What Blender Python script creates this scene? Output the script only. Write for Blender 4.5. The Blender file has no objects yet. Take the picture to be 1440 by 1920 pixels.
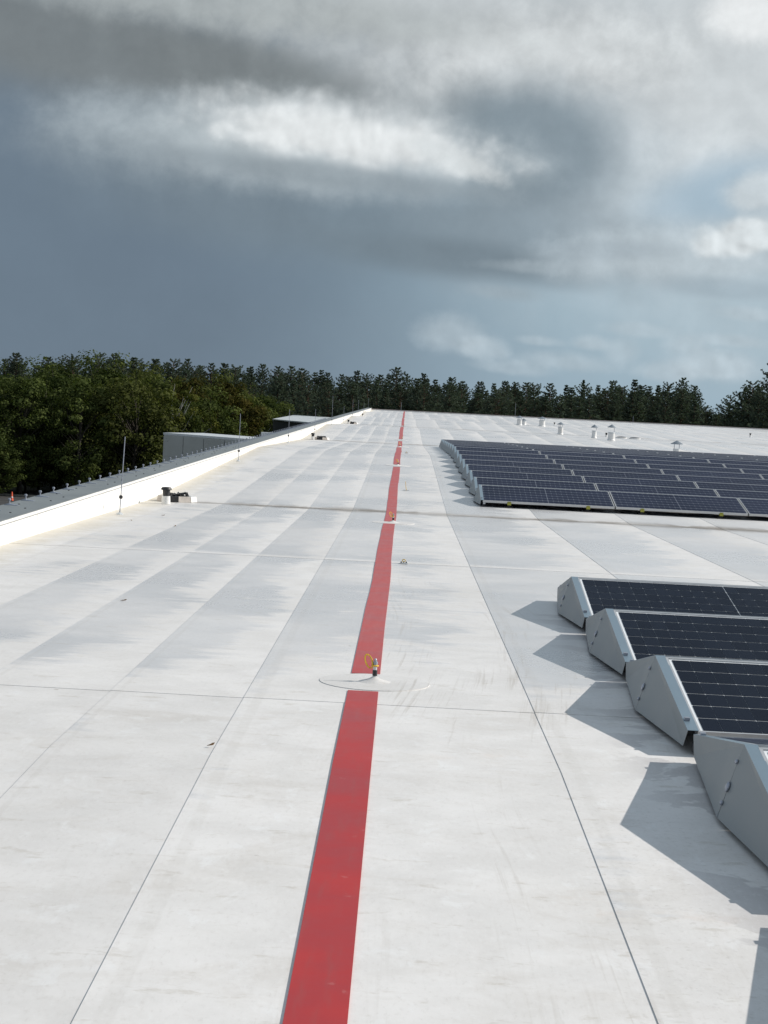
import bpy, math, random
import numpy as np
from mathutils import Vector, Matrix, Quaternion

random.seed(7)
R = math.radians
scene = bpy.context.scene
COL = scene.collection

# ------------------------------------------------------------------ camera
F_PX, IW, IH = 3300.0, 1440.0, 1920.0
VPX, VPY, SLOPE, CAM_Z = 762.0, 745.0, 0.0505, 1.45
_fw = Vector(((VPX - IW/2)/F_PX, (VPY - IH/2)/F_PX, 1.0)).normalized()
_up = Vector((1, SLOPE, 0)).cross(_fw).normalized()
if _up.y > 0:
    _up = -_up
_rt = _fw.cross(_up).normalized()
if _rt.x < 0:
    _rt = -_rt
# rows of CM are the image axes (right, down, forward) in world axes (x right, y ahead, z up)
CM = Matrix(((_rt.x, _fw.x, _up.x), (_rt.y, _fw.y, _up.y), (_rt.z, _fw.z, _up.z)))
cam_d = bpy.data.cameras.new("camera")
cam = bpy.data.objects.new("camera", cam_d)
COL.objects.link(cam)
ax, ay, az_ = Vector(CM[0]), Vector(CM[1]), Vector(CM[2])
rot = Matrix((ax, -ay, -az_)).transposed()
cam.matrix_world = Matrix.Translation((0, 0, CAM_Z)) @ rot.to_4x4()
cam_d.sensor_fit = 'VERTICAL'
cam_d.sensor_height = 36.0
cam_d.lens = 36.0*F_PX/IH
cam_d.clip_start, cam_d.clip_end = 0.05, 4000
scene.camera = cam


def direction(px, py):
    return (CM.transposed() @ Vector(((px - IW/2)/F_PX, (py - IH/2)/F_PX, 1))).normalized()


def az_el(px, py):
    d = direction(px, py)
    return math.atan2(d.x, d.y), math.asin(d.z)


# ------------------------------------------------------------------ light
SUN_EL, SUN_AZ = R(33), R(12)          # azimuth from +X towards +Y
sd = bpy.data.lights.new("sun", 'SUN')
sd.energy, sd.angle, sd.color = 4.85, R(0.53), (1.0, 0.945, 0.875)
sun = bpy.data.objects.new("sun", sd)
COL.objects.link(sun)
sdir = Vector((math.cos(SUN_EL)*math.cos(SUN_AZ), math.cos(SUN_EL)*math.sin(SUN_AZ), math.sin(SUN_EL)))
sun.rotation_euler = sdir.to_track_quat('Z', 'Y').to_euler()
sun.location = sdir*60

scene.view_settings.view_transform = 'Standard'
scene.view_settings.look = 'None'
scene.view_settings.gamma = 1.0
scene.view_settings.exposure = 0.0
scene.cycles.max_bounces = 5
scene.cycles.diffuse_bounces = 3
scene.cycles.glossy_bounces = 3
scene.cycles.transparent_max_bounces = 6


# ------------------------------------------------------------------ node helper
class N:
    def __init__(self, tree):
        self.t = tree
        self.l = tree.links

    def new(self, typ, **kw):
        n = self.t.nodes.new(typ)
        for k, v in kw.items():
            setattr(n, k, v)
        return n

    def put(self, sock, v):
        if isinstance(v, bpy.types.NodeSocket):
            self.l.new(v, sock)
        elif v is not None:
            sock.default_value = v

    def m(self, op, a, b=None, c=None, clamp=False):
        n = self.new('ShaderNodeMath', operation=op)
        n.use_clamp = clamp
        for i, v in enumerate((a, b, c)):
            if v is not None:
                self.put(n.inputs[i], v)
        return n.outputs[0]

    def vm(self, op, a, b=None):
        n = self.new('ShaderNodeVectorMath', operation=op)
        self.put(n.inputs[0], a)
        if b is not None:
            self.put(n.inputs[1], b)
        return n.outputs[0]

    def xyz(self, v):
        n = self.new('ShaderNodeSeparateXYZ')
        self.put(n.inputs[0], v)
        return n.outputs

    def vec(self, x, y, z=0.0):
        n = self.new('ShaderNodeCombineXYZ')
        for i, v in enumerate((x, y, z)):
            self.put(n.inputs[i], v)
        return n.outputs[0]

    def noise(self, v, scale, detail=4.0, rough=0.55, dist=0.0, color=False):
        n = self.new('ShaderNodeTexNoise')
        self.put(n.inputs['Vector'], v)
        n.inputs['Scale'].default_value = scale
        n.inputs['Detail'].default_value = detail
        n.inputs['Roughness'].default_value = rough
        n.inputs['Distortion'].default_value = dist
        return n.outputs['Color' if color else 'Fac']

    def ss(self, v, a, b, lo=0.0, hi=1.0):
        n = self.new('ShaderNodeMapRange', interpolation_type='SMOOTHSTEP')
        self.put(n.inputs['Value'], v)
        n.inputs['From Min'].default_value = a
        n.inputs['From Max'].default_value = b
        n.inputs['To Min'].default_value = lo
        n.inputs['To Max'].default_value = hi
        return n.outputs[0]

    def mix(self, f, a, b):
        n = self.new('ShaderNodeMix', data_type='RGBA')
        self.put(n.inputs[0], f)
        self.put(n.inputs[6], a if isinstance(a, bpy.types.NodeSocket) else (*a, 1.0))
        self.put(n.inputs[7], b if isinstance(b, bpy.types.NodeSocket) else (*b, 1.0))
        return n.outputs[2]


def lin(r, g, b):
    return tuple((c/255/12.92) if c/255 < 0.04045 else ((c/255 + 0.055)/1.055)**2.4 for c in (r, g, b))


# ------------------------------------------------------------------ world: storm sky
world = bpy.data.worlds.new("World")
scene.world = world
world.use_nodes = True
wt = world.node_tree
wt.nodes.clear()
w = N(wt)
tc = w.new('ShaderNodeTexCoord').outputs['Generated']
nrm = w.new('ShaderNodeVectorMath', operation='NORMALIZE')
w.put(nrm.inputs[0], tc)
dx, dy, dz = w.xyz(nrm.outputs[0])
AZ = w.m('ARCTAN2', dx, dy)
EL = w.m('ARCSINE', w.m('MAXIMUM', dz, -0.02))
K = F_PX/1000.0                          # 1 unit = 1000 photograph pixels of angle
P = w.vec(w.m('MULTIPLY', AZ, K), w.m('MULTIPLY', EL, K), 0.0)

def fbm(v, scale, detail, rough=0.55, dist=0.0):
    return w.noise(v, scale, detail, rough, dist)


def cauli(v, scale, detail=3.0, rough=0.55):
    """cauliflower noise for cumulus: 1 in the heart of a billow"""
    n = w.new('ShaderNodeTexVoronoi')
    n.feature, n.voronoi_dimensions = 'SMOOTH_F1', '2D'
    w.put(n.inputs['Vector'], v)
    n.inputs['Scale'].default_value = scale
    n.inputs['Detail'].default_value = detail
    n.inputs['Roughness'].default_value = rough
    n.inputs['Smoothness'].default_value = 1.0
    return w.m('SUBTRACT', 1.0, n.outputs['Distance'])


wa = w.vm('SUBTRACT', w.noise(P, 4.0, 3.0, 0.5, 0.0, True), (0.5, 0.5, 0.5))


def scaled(v, s_):
    n = w.new('ShaderNodeVectorMath', operation='SCALE')
    w.put(n.inputs[0], v)
    n.inputs['Scale'].default_value = s_
    return n.outputs[0]


PW = w.vm('ADD', P, scaled(wa, 0.06))
NB = fbm(P, 2.6, 5.0, 0.58)                 # large masses
NM = fbm(PW, 7.0, 6.0, 0.60)                # middling tufts
NF = fbm(PW, 17.0, 5.0, 0.62)               # fine tufts
NMs = fbm(w.vm('ADD', PW, (0.035, 0.030, 0.0)), 7.0, 6.0, 0.60)
NFs = fbm(w.vm('ADD', PW, (0.014, 0.014, 0.0)), 17.0, 5.0, 0.62)
CA = cauli(PW, 14.0, 2.0)
CAs = cauli(w.vm('ADD', PW, (0.012, 0.012, 0.0)), 14.0, 2.0)
TUFT = w.m('ADD', w.m('MULTIPLY', NM, 0.75), w.m('MULTIPLY', NF, 0.25))
BILL = w.m('ADD', w.m('MULTIPLY', CA, 0.35), w.m('MULTIPLY', NM, 0.65))
relief = w.m('ADD', w.m('MULTIPLY', w.m('SUBTRACT', NM, NMs), 0.8), w.m('MULTIPLY', w.m('SUBTRACT', NF, NFs), 0.25))
relief_c = w.m('ADD', w.m('MULTIPLY', w.m('SUBTRACT', CA, CAs), 0.35), w.m('MULTIPLY', w.m('SUBTRACT', NF, NFs), 0.3))


def blob(px, py, rx, ry, tilt=0.0, amp=1.0, soft=0.8, ns=None, bottom=1.0):
    """body of cloud round a direction: ellipse plus noise density (bottom > 1 flattens the base)"""
    a_, e_ = az_el(px, py)
    q = w.vm('SUBTRACT', P, (a_*K, e_*K, 0))
    x, y, _ = w.xyz(q)
    t = tilt - 0.05                        # the photograph is rolled by about three degrees
    c, s_ = math.cos(t), math.sin(t)
    xr = w.m('DIVIDE', w.m('ADD', w.m('MULTIPLY', x, c), w.m('MULTIPLY', y, s_)), rx/1000.0)
    yr = w.m('DIVIDE', w.m('SUBTRACT', w.m('MULTIPLY', y, c), w.m('MULTIPLY', x, s_)), ry/1000.0)
    if bottom != 1.0:
        yr = w.m('MAXIMUM', yr, w.m('MULTIPLY', yr, -bottom))
    d = w.m('SQRT', w.m('ADD', w.m('MULTIPLY', xr, xr), w.m('MULTIPLY', yr, yr)))
    v = w.m('ADD', w.m('SUBTRACT', 1.0, d), w.m('MULTIPLY', w.m('SUBTRACT', ns or TUFT, 0.5), amp))
    return w.ss(v, -soft/2, soft/2)


def lay(col, mask, rgb, op=1.0, rel=0.0, rl=None):
    c = lin(*rgb)
    if rel:
        k_ = w.m('ADD', 1.0, w.m('MULTIPLY', rl or relief, rel))
        c = w.vm('MULTIPLY', w.vec(*c), w.vec(k_, k_, k_))
    return w.mix(w.m('MULTIPLY', mask, op), col, c)


nish = w.new('ShaderNodeTexSky', sky_type='NISHITA')
nish.sun_disc = False
nish.sun_elevation = SUN_EL
nish.sun_rotation = R(90) - SUN_AZ
nish.air_density, nish.dust_density = 1.2, 1.5
clear = w.vm('MULTIPLY', nish.outputs[0], (0.07, 0.07, 0.07))
sunward = w.ss(AZ, -0.15, 0.16)
base = w.mix(sunward, lin(110, 126, 141), lin(163, 190, 208))
base = w.mix(w.m('MULTIPLY', sunward, 0.2), base, clear)
# broken cloud over the whole vault, denser upwards and away from the frame
gen = w.ss(fbm(nrm.outputs[0], 2.6, 7.0, 0.58), 0.36, 0.64)
gencol = w.mix(gen, lin(118, 140, 162), lin(199, 209, 217))
out_el = w.ss(EL, 0.19, 0.36)
out_az = w.ss(w.m('ABSOLUTE', AZ), 0.27, 0.6)
sky = w.mix(w.m('MAXIMUM', out_el, w.m('MULTIPLY', out_az, 0.7)), base, gencol)
# grey pall of rain on the left, pale sunlit veil on the right
sky = lay(sky, blob(230, 520, 480, 230, 0.0, 0.5, 1.6, NB), (108, 124, 139), 0.6)
sky = lay(sky, blob(1310, 170, 460, 340, 0.0, 1.2, 1.4, NB), (194, 204, 210), 0.97, 0.4)
sky = lay(sky, blob(1380, 130, 220, 170, 0.0, 1.4, 1.3), (212, 218, 221), 0.8, 0.5)
sky = lay(sky, blob(930, 60, 560, 120, 0.0, 1.6, 1.3), (194, 200, 203), 0.95, 0.6)
sky = lay(sky, blob(760, 150, 210, 110, 0.1, 1.5, 1.1), (184, 191, 195), 0.85, 0.7)
sky = lay(sky, blob(1000, 110, 230, 70, 0.1, 1.8, 1.0), (210, 215, 217), 0.85, 0.9)
# blue-grey hole right of centre
sky = lay(sky, blob(1000, 275, 165, 120, 0.0, 1.0, 0.9, NB), (128, 143, 153), 0.9, 0.3)
# heavy dark bases
sky = lay(sky, blob(230, 100, 470, 95, -0.06, 1.0, 1.1, NB), (122, 129, 132), 0.92, 0.4)
sky = lay(sky, blob(450, 140, 210, 55, -0.12, 1.0, 1.0), (122, 129, 132), 0.75, 0.4)
sky = lay(sky, blob(420, 5, 460, 45, 0.0, 1.6, 1.2), (170, 177, 178), 0.75, 0.6)
sky = lay(sky, blob(330, 270, 260, 70, 0.0, 1.4, 1.3), (146, 158, 166), 0.8, 0.5)
sky = lay(sky, blob(720, 415, 480, 80, -0.03, 0.9, 1.3, NB), (120, 134, 144), 0.7, 0.3)
sky = lay(sky, blob(860, 485, 240, 34, -0.02, 1.2, 1.1), (114, 128, 138), 0.65, 0.3)
# the bright cloud bank
sky = lay(sky, blob(580, 268, 330, 74, 0.0, 1.2, 1.2), (182, 192, 197), 0.9, 0.4)
sky = lay(sky, blob(650, 262, 265, 66, -0.04, 1.2, 1.0, BILL, 1.5), (218, 223, 225), 0.95, 0.7, relief_c)
sky = lay(sky, blob(620, 255, 200, 40, 0.0, 1.3, 1.0, BILL, 1.3), (228, 232, 233), 0.75, 0.6, relief_c)
sky = lay(sky, blob(855, 300, 85, 22, -0.30, 1.7, 0.9), (214, 220, 222), 0.85, 0.6)
sky = lay(sky, blob(600, 325, 300, 20, -0.02, 1.3, 1.2), (136, 148, 156), 0.6, 0.3)
# right-hand cumulus over open blue
sky = lay(sky, blob(1360, 360, 130, 60, 0.3, 1.2, 1.2, NB), (160, 184, 201), 0.75)
sky = lay(sky, blob(1310, 478, 250, 58, 0.12, 1.3, 1.0, None, 1.3), (184, 196, 203), 0.9, 0.6)
sky = lay(sky, blob(1400, 445, 105, 46, 0.2, 1.3, 0.6, BILL, 1.4), (214, 221, 224), 0.95, 1.1, relief_c)
sky = lay(sky, blob(1420, 360, 60, 36, 0.3, 1.5, 0.9), (206, 214, 218), 0.8, 0.7)
sky = lay(sky, blob(1350, 540, 110, 18, 0.0, 1.3, 1.0), (146, 161, 172), 0.35, 0.3)
sky = lay(sky, blob(1425, 25, 90, 50, 0, 1.4, 0.9), (236, 239, 240), 0.85, 0.5)
sky = lay(sky, blob(940, 548, 60, 14, 0.0, 1.6, 1.2), (158, 172, 181), 0.6, 0.5)
sky = lay(sky, blob(1000, 500, 90, 11, 0.05, 1.6, 1.2), (164, 177, 185), 0.55, 0.5)
sky = lay(sky, blob(1140, 470, 110, 18, 0.1, 1.6, 1.2), (160, 173, 182), 0.55, 0.5)
for (bx, by, brx, bry, op) in ((845, 632, 60, 36, 0.5), (905, 655, 45, 22, 0.5), (1110, 645, 30, 14, 0.5),
                               (1165, 662, 30, 26, 0.4), (1340, 690, 70, 28, 0.7), (1200, 620, 60, 14, 0.4), (1290, 650, 40, 16, 0.45), (960, 690, 70, 14, 0.4), (1060, 680, 90, 18, 0.45),
                               (1250, 700, 60, 18, 0.5), (1010, 640, 40, 10, 0.4), (1400, 590, 60, 14, 0.5), (1375, 640, 70, 12, 0.45)):
    sky = lay(sky, blob(bx, by, brx, bry, 0, 1.9, 1.1, TUFT, 1.3), (186, 199, 207), op, 0.8, relief_c)
shade = w.m('ADD', 0.93, w.m('MULTIPLY', NM, 0.14))
sky = w.vm('MULTIPLY', sky, w.vec(shade, shade, shade))
ground_dim = w.ss(dz, -0.03, 0.0)
bg = w.new('ShaderNodeBackground')
w.put(bg.inputs['Color'], sky)
bg.inputs['Strength'].default_value = 1.0
world.cycles.sampling_method = 'NONE'   # smooth sky: found by the bounced rays alone
wo = w.new('ShaderNodeOutputWorld')
wt.links.new(bg.outputs[0], wo.inputs[0])


# ------------------------------------------------------------------ materials
MATS = {}


def material(name):
    m = bpy.data.materials.new(name)
    m.use_nodes = True
    m.node_tree.nodes.clear()
    n = N(m.node_tree)
    b = n.new('ShaderNodeBsdfPrincipled')
    o = n.new('ShaderNodeOutputMaterial')
    m.node_tree.links.new(b.outputs[0], o.inputs[0])
    MATS[name] = m
    return m, n, b, o


def simple(name, rgb, rough=0.5, metal=0.0, var=0.12, scale=8.0, spec=0.5, bump=0.0):
    m, n, b, o = material(name)
    co = n.new('ShaderNodeTexCoord').outputs['Object']
    f = n.noise(co, scale, 5.0, 0.6)
    lo = tuple(c*(1 - var) for c in rgb)
    hi = tuple(min(1, c*(1 + var)) for c in rgb)
    n.put(b.inputs['Base Color'], n.mix(n.ss(f, 0.3, 0.7), lo, hi))
    n.put(b.inputs['Roughness'], n.ss(f, 0.2, 0.8, rough*0.85, min(1, rough*1.2)))
    b.inputs['Metallic'].default_value = metal
    b.inputs['Specular IOR Level'].default_value = spec
    if bump:
        bn = n.new('ShaderNodeBump')
        bn.inputs['Strength'].default_value = bump
        bn.inputs['Distance'].default_value = 0.01
        n.put(bn.inputs['Height'], f)
        n.put(b.inputs['Normal'], bn.outputs[0])
    return m


VALLEY, PERIOD, DROP = 25.9, 38.0, 0.25


def membrane_material():
    m, n, b, o = material('membrane')
    pos = n.new('ShaderNodeNewGeometry').outputs['Position']
    x, y, z = n.xyz(pos)
    uvn = n.new('ShaderNodeUVMap')
    u, v, _ = n.xyz(uvn.outputs[0])
    rnd = n.new('ShaderNodeObjectInfo').outputs['Random']
    flat = n.vec(x, y, 0.0)
    n1 = n.noise(flat, 2.2, 6.0, 0.62, 0.3)
    n2 = n.noise(flat, 9.0, 5.0, 0.65)
    n3 = n.noise(flat, 0.55, 4.0, 0.5)
    n4 = n.noise(flat, 38.0, 4.0, 0.6)
    # water film: stands right of each lap, dries towards the next one
    thr = n.m('ADD', n.m('MULTIPLY', n.m('SUBTRACT', n1, 0.5), 1.1), n.m('MULTIPLY', n.m('SUBTRACT', n.noise(n.vec(n.m('MULTIPLY', x, 2.2), n.m('MULTIPLY', y, 8.0), 2.0), 1.0, 5.0, 0.7), 0.5), 1.1))
    thr = n.m('ADD', thr, n.m('MULTIPLY', n.m('SUBTRACT', n3, 0.5), 1.0))
    zone = n.ss(y, 8.2, 10.5, -0.85, 0.0)
    left = n.ss(x, -3.7, -2.5, -1.3, 0.0)
    wetv = n.m('ADD', n.m('ADD', n.m('SUBTRACT', n.ss(y, 10.0, 40.0, 0.70, 0.80), u), thr), n.m('ADD', zone, left))
    stripe = n.ss(n.m('ABSOLUTE', n.m('ADD', x, 0.3)), 0.12, 0.5, -0.25, 0.0)
    wetv = n.m('ADD', wetv, stripe)
    wet = n.ss(wetv, -0.16, 0.22)
    wet = n.m('MULTIPLY', wet, n.ss(n.noise(flat, 0.28, 4.0, 0.6), 0.38, 0.58, 0.5, 1.0))
    wet = n.m('MULTIPLY', wet, n.ss(n2, 0.3, 0.6, 0.65, 1.0))
    edge_in = n.m('MULTIPLY', n.ss(v, 0.0, 0.35), 1.0)
    wet = n.m('MULTIPLY', wet, edge_in)
    dry_c = n.mix(n.ss(n1, 0.3, 0.7), (0.590, 0.574, 0.556), (0.672, 0.656, 0.640))
    dry_c = n.mix(n.m('MULTIPLY', n.ss(n3, 0.52, 0.72), 0.5), dry_c, (0.575, 0.555, 0.525))
    dry_c = n.mix(n.m('MULTIPLY', n.ss(n2, 0.55, 0.75), 0.35), dry_c, (0.53, 0.515, 0.49))
    wet_c = n.mix(n.ss(n2, 0.3, 0.7), (0.480, 0.483, 0.492), (0.540, 0.540, 0.545))
    col = n.mix(wet, dry_c, wet_c)
    # foot and trolley scuffs along the walkway, drawn out along the roof
    bend = n.noise(n.vec(0.0, y, 3.0), 0.22, 1.0, 0.5)
    sx = n.m('ADD', x, n.m('MULTIPLY', bend, 0.7))
    sc = n.noise(n.vec(n.m('MULTIPLY', sx, 42.0), n.m('MULTIPLY', y, 0.9), 0.0), 1.0, 3.0, 0.6)
    scm = n.noise(n.vec(n.m('MULTIPLY', sx, 2.4), n.m('MULTIPLY', y, 0.25), 9.0), 1.0, 2.0, 0.5)
    scuff = n.m('MULTIPLY', n.ss(sc, 0.52, 0.68), n.ss(scm, 0.45, 0.62))
    scuff = n.m('MULTIPLY', scuff, n.ss(x, -0.3, 0.1, 0.15, 1.0))
    scuff = n.m('MULTIPLY', scuff, n.ss(y, 10.0, 18.0, 1.0, 0.2))
    col = n.mix(n.m('MULTIPLY', scuff, 0.55), col, (0.40, 0.37, 0.33))
    # smears and small marks
    smear = n.ss(n.noise(n.vec(n.m('MULTIPLY', x, 5.0), n.m('MULTIPLY', y, 11.0), 1.0), 1.0, 4.0, 0.7), 0.58, 0.70)
    col = n.mix(n.m('MULTIPLY', smear, 0.42), col, (0.42, 0.385, 0.33))
    nearm = n.ss(y, 9.5, 7.5)
    cl1 = n.noise(n.vec(n.m('MULTIPLY', x, 1.6), n.m('MULTIPLY', y, 2.4), 5.0), 1.0, 5.0, 0.68, 0.8)
    col = n.mix(n.m('MULTIPLY', n.m('MULTIPLY', n.ss(cl1, 0.48, 0.70), nearm), 0.26), col, (0.44, 0.40, 0.35))
    wsh = n.noise(n.vec(n.m('MULTIPLY', x, 7.0), n.m('MULTIPLY', y, 4.0), 7.0), 1.0, 4.0, 0.7, 0.5)
    col = n.mix(n.m('MULTIPLY', n.m('MULTIPLY', n.ss(wsh, 0.56, 0.70), nearm), 0.5), col, (0.70, 0.70, 0.695))
    rust = n.m('MULTIPLY', n.ss(n.noise(flat, 1.1, 5.0, 0.7), 0.60, 0.72), n.ss(x, -0.1, 0.6))
    col = n.mix(n.m('MULTIPLY', n.m('MULTIPLY', rust, n.ss(y, 18.0, 12.0)), 0.35), col, (0.55, 0.44, 0.36))
    vor = n.new('ShaderNodeTexVoronoi')
    n.put(vor.inputs['Vector'], n.vec(x, n.m('MULTIPLY', y, 0.8), 0.0))
    vor.inputs['Scale'].default_value = 3.4
    speck = n.m('MULTIPLY', n.ss(vor.outputs['Distance'], 0.055, 0.02), n.ss(n2, 0.5, 0.6))
    col = n.mix(n.m('MULTIPLY', speck, 0.6), col, (0.20, 0.17, 0.13))
    # silt in the valleys where the water leaves
    t = n.m('SUBTRACT', n.m('MODULO', n.m('ADD', y, PERIOD*4.5 - VALLEY), PERIOD), PERIOD/2)
    t = n.m('ADD', t, n.m('MULTIPLY', n.m('SUBTRACT', n1, 0.5), 0.5))
    siltw = n.noise(n.vec(n.m('MULTIPLY', x, 0.9), 0.0, 2.0), 1.0, 4.0, 0.6)
    silt = n.ss(n.m('DIVIDE', n.m('ABSOLUTE', t), n.ss(siltw, 0.36, 0.62, 0.25, 1.5)), 0.55, 0.05)
    silt = n.m('MULTIPLY', silt, n.ss(n.noise(n.vec(n.m('MULTIPLY', x, 0.5), n.m('MULTIPLY', y, 0.5), 4.0), 1.0, 4.0), 0.36, 0.56, 0.35, 1.0))
    col = n.mix(n.m('MULTIPLY', silt, 0.9), col, (0.17, 0.14, 0.11))
    silt2 = n.m('MULTIPLY', n.ss(n.m('ABSOLUTE', t), 2.6, 0.3), n.ss(n1, 0.42, 0.62))
    col = n.mix(n.m('MULTIPLY', silt2, 0.25), col, (0.42, 0.40, 0.37))
    # pollen-coloured dirt along the upstand
    pe = n.m('MULTIPLY', n.ss(n.m('ADD', x, n.m('MULTIPLY', n.m('SUBTRACT', n1, 0.5), 0.9)), -3.15, -3.7), 0.75)
    col = n.mix(pe, col, (0.52, 0.48, 0.40))
    # damp ring stains under the ends of the panel rows
    damp = n.m('MULTIPLY', n.ss(x, 0.85, 1.2), n.ss(x, 2.2, 1.6))
    damp = n.m('MULTIPLY', n.m('MULTIPLY', damp, n.ss(y, 13.8, 13.0)), n.ss(n.noise(flat, 1.7, 5.0, 0.6, 0.6), 0.5, 0.53))
    col = n.mix(n.m('MULTIPLY', damp, 0.5), col, (0.29, 0.275, 0.28))
    gran = n.m('MULTIPLY', n.m('MULTIPLY', n.ss(x, 0.5, 0.75), n.ss(n4, 0.55, 0.7)), n.ss(y, 7.0, 6.0))
    col = n.mix(n.m('MULTIPLY', gran, 0.34), col, (0.40, 0.38, 0.35))
    weld = n.m('MULTIPLY', n.ss(n.m('ABSOLUTE', n.m('SUBTRACT', u, 0.035)), 0.022, 0.012), n.ss(n2, 0.3, 0.6, 0.3, 1.0))
    col = n.mix(n.m('MULTIPLY', weld, 0.22), col, (0.46, 0.44, 0.41))
    grain = n.noise(n.vec(n.m('MULTIPLY', x, 60.0), n.m('MULTIPLY', y, 22.0), 0.0), 1.0, 4.0, 0.75)
    col = n.mix(n.m('MULTIPLY', n.ss(grain, 0.52, 0.72), 0.30), col, (0.44, 0.415, 0.385))
    col = n.mix(n.m('MULTIPLY', n.ss(grain, 0.48, 0.30), 0.25), col, (0.72, 0.715, 0.70))
    tone = n.ss(rnd, 0.0, 1.0, 0.955, 1.03)
    col = n.vm('MULTIPLY', col, n.vec(tone, tone, tone))
    n.put(b.inputs['Base Color'], col)
    rough = n.m('SUBTRACT', n.ss(n2, 0.2, 0.8, 0.50, 0.66), n.m('MULTIPLY', wet, 0.34))
    n.put(b.inputs['Roughness'], rough)
    b.inputs['Specular IOR Level'].default_value = 0.42
    bn = n.new('ShaderNodeBump')
    bn.inputs['Strength'].default_value = 0.22
    bn.inputs['Distance'].default_value = 0.012
    hgt = n.m('ADD', n.m('MULTIPLY', n1, 0.6), n.m('ADD', n.m('MULTIPLY', n2, 0.25), n.m('MULTIPLY', n4, 0.06)))
    n.put(bn.inputs['Height'], hgt)
    n.put(b.inputs['Normal'], bn.outputs[0])
    return m


membrane_material()


def red_material():
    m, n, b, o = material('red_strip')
    pos = n.new('ShaderNodeNewGeometry').outputs['Position']
    x, y, z = n.xyz(pos)
    f1 = n.noise(n.vec(n.m('MULTIPLY', x, 30.0), n.m('MULTIPLY', y, 3.0), 0.0), 1.0, 5.0, 0.6)
    f2 = n.noise(pos, 3.0, 5.0, 0.6)
    col = n.mix(n.ss(f2, 0.3, 0.7), (0.32, 0.009, 0.011), (0.385, 0.015, 0.015))
    col = n.mix(n.m('MULTIPLY', n.ss(f1, 0.5, 0.75), 0.35), col, (0.26, 0.05, 0.045))
    pale = n.ss(y, 6.0, 12.0, 0.05, 0.45)  # grazing sky reflection painted into the colour: strip pales further along the roof
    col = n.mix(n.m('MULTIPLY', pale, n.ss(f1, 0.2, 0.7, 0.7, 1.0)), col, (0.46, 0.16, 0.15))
    col = n.mix(n.m('MULTIPLY', n.ss(n.noise(pos, 16.0, 3.0), 0.68, 0.74), 0.12), col, (0.62, 0.40, 0.37))
    n.put(b.inputs['Base Color'], col)
    n.put(b.inputs['Roughness'], n.ss(f2, 0.3, 0.7, 0.42, 0.6))
    return m


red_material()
simple('upstand_white', (0.80, 0.79, 0.755), 0.5, 0, 0.05, 2.0)
simple('coping_grey', (0.18, 0.195, 0.195), 0.45, 0.25, 0.10, 1.5)
simple('galvanised', (0.36, 0.38, 0.43), 0.40, 0.7, 0.15, 30)
simple('galv_dull', (0.60, 0.62, 0.63), 0.45, 0.45, 0.12, 9)
simple('cap_metal', (0.22, 0.25, 0.28), 0.45, 0.4, 0.1, 9)
simple('aluminium', (0.50, 0.505, 0.51), 0.42, 0.5, 0.06, 5)
simple('plate_grey', (0.235, 0.26, 0.27), 0.50, 0.15, 0.05, 2.5)
simple('flange_metal', (0.20, 0.27, 0.32), 0.32, 0.4, 0.05, 4)
simple('black_plastic', (0.018, 0.018, 0.02), 0.45, 0, 0.2, 12)
simple('white_plastic', (0.72, 0.71, 0.69), 0.4, 0, 0.06, 12)
simple('dirty_plastic', (0.52, 0.47, 0.42), 0.5, 0, 0.15, 12)
simple('yellow_strap', (0.72, 0.44, 0.03), 0.6, 0, 0.15, 30)
simple('yellow_clip', (0.30, 0.29, 0.04), 0.55, 0, 0.15, 30)
simple('orange_plastic', (0.75, 0.10, 0.03), 0.5, 0, 0.1, 8)
simple('leaf_dry', (0.16, 0.09, 0.04), 0.8, 0, 0.3, 40)
simple('bark_pine', (0.10, 0.065, 0.045), 0.9, 0, 0.35, 3, 0.2)
simple('bark_grey', (0.05, 0.044, 0.036), 0.9, 0, 0.35, 3, 0.2)
simple('bark_birch', (0.50, 0.48, 0.44), 0.8, 0, 0.3, 3, 0.2)
simple('asphalt', (0.05, 0.05, 0.05), 0.9, 0, 0.2, 0.6, 0.3)
simple('kerb_stone', (0.30, 0.28, 0.24), 0.9, 0, 0.2, 2, 0.3)
simple('forest_floor', (0.045, 0.045, 0.028), 0.95, 0, 0.4, 0.3, 0.1)
simple('wall_dark', (0.05, 0.055, 0.065), 0.5, 0.2, 0.1, 1)
simple('roof_pale', (0.42, 0.45, 0.46), 0.55, 0, 0.1, 0.6)
simple('cladding', (0.42, 0.43, 0.42), 0.28, 0.65, 0.05, 0.8)
simple('edge_brown', (0.34, 0.29, 0.28), 0.55, 0, 0.1, 2)
simple('backsheet', (0.82, 0.82, 0.83), 0.5, 0, 0.05, 4, 0.2)


def cell_material():
    m, n, b, o = material('solar_cell')
    rnd = n.new('ShaderNodeObjectInfo').outputs['Random']
    co = n.new('ShaderNodeTexCoord').outputs['Object']
    x, y, z = n.xyz(co)
    # fine busbar wires along the cell
    fr = n.m('FRACT', n.m('MULTIPLY', y, 9/0.166))
    wire = n.ss(n.m('ABSOLUTE', n.m('SUBTRACT', fr, 0.5)), 0.03, 0.01)
    col = n.mix(n.ss(rnd, 0, 1), (0.005, 0.008, 0.017), (0.008, 0.012, 0.023))
    col = n.mix(n.m('MULTIPLY', wire, 0.10), col, (0.2, 0.2, 0.22))
    n.put(b.inputs['Base Color'], col)
    b.inputs['Roughness'].default_value = 0.45
    b.inputs['Specular IOR Level'].default_value = 0.03
    return m


cell_material()


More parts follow.
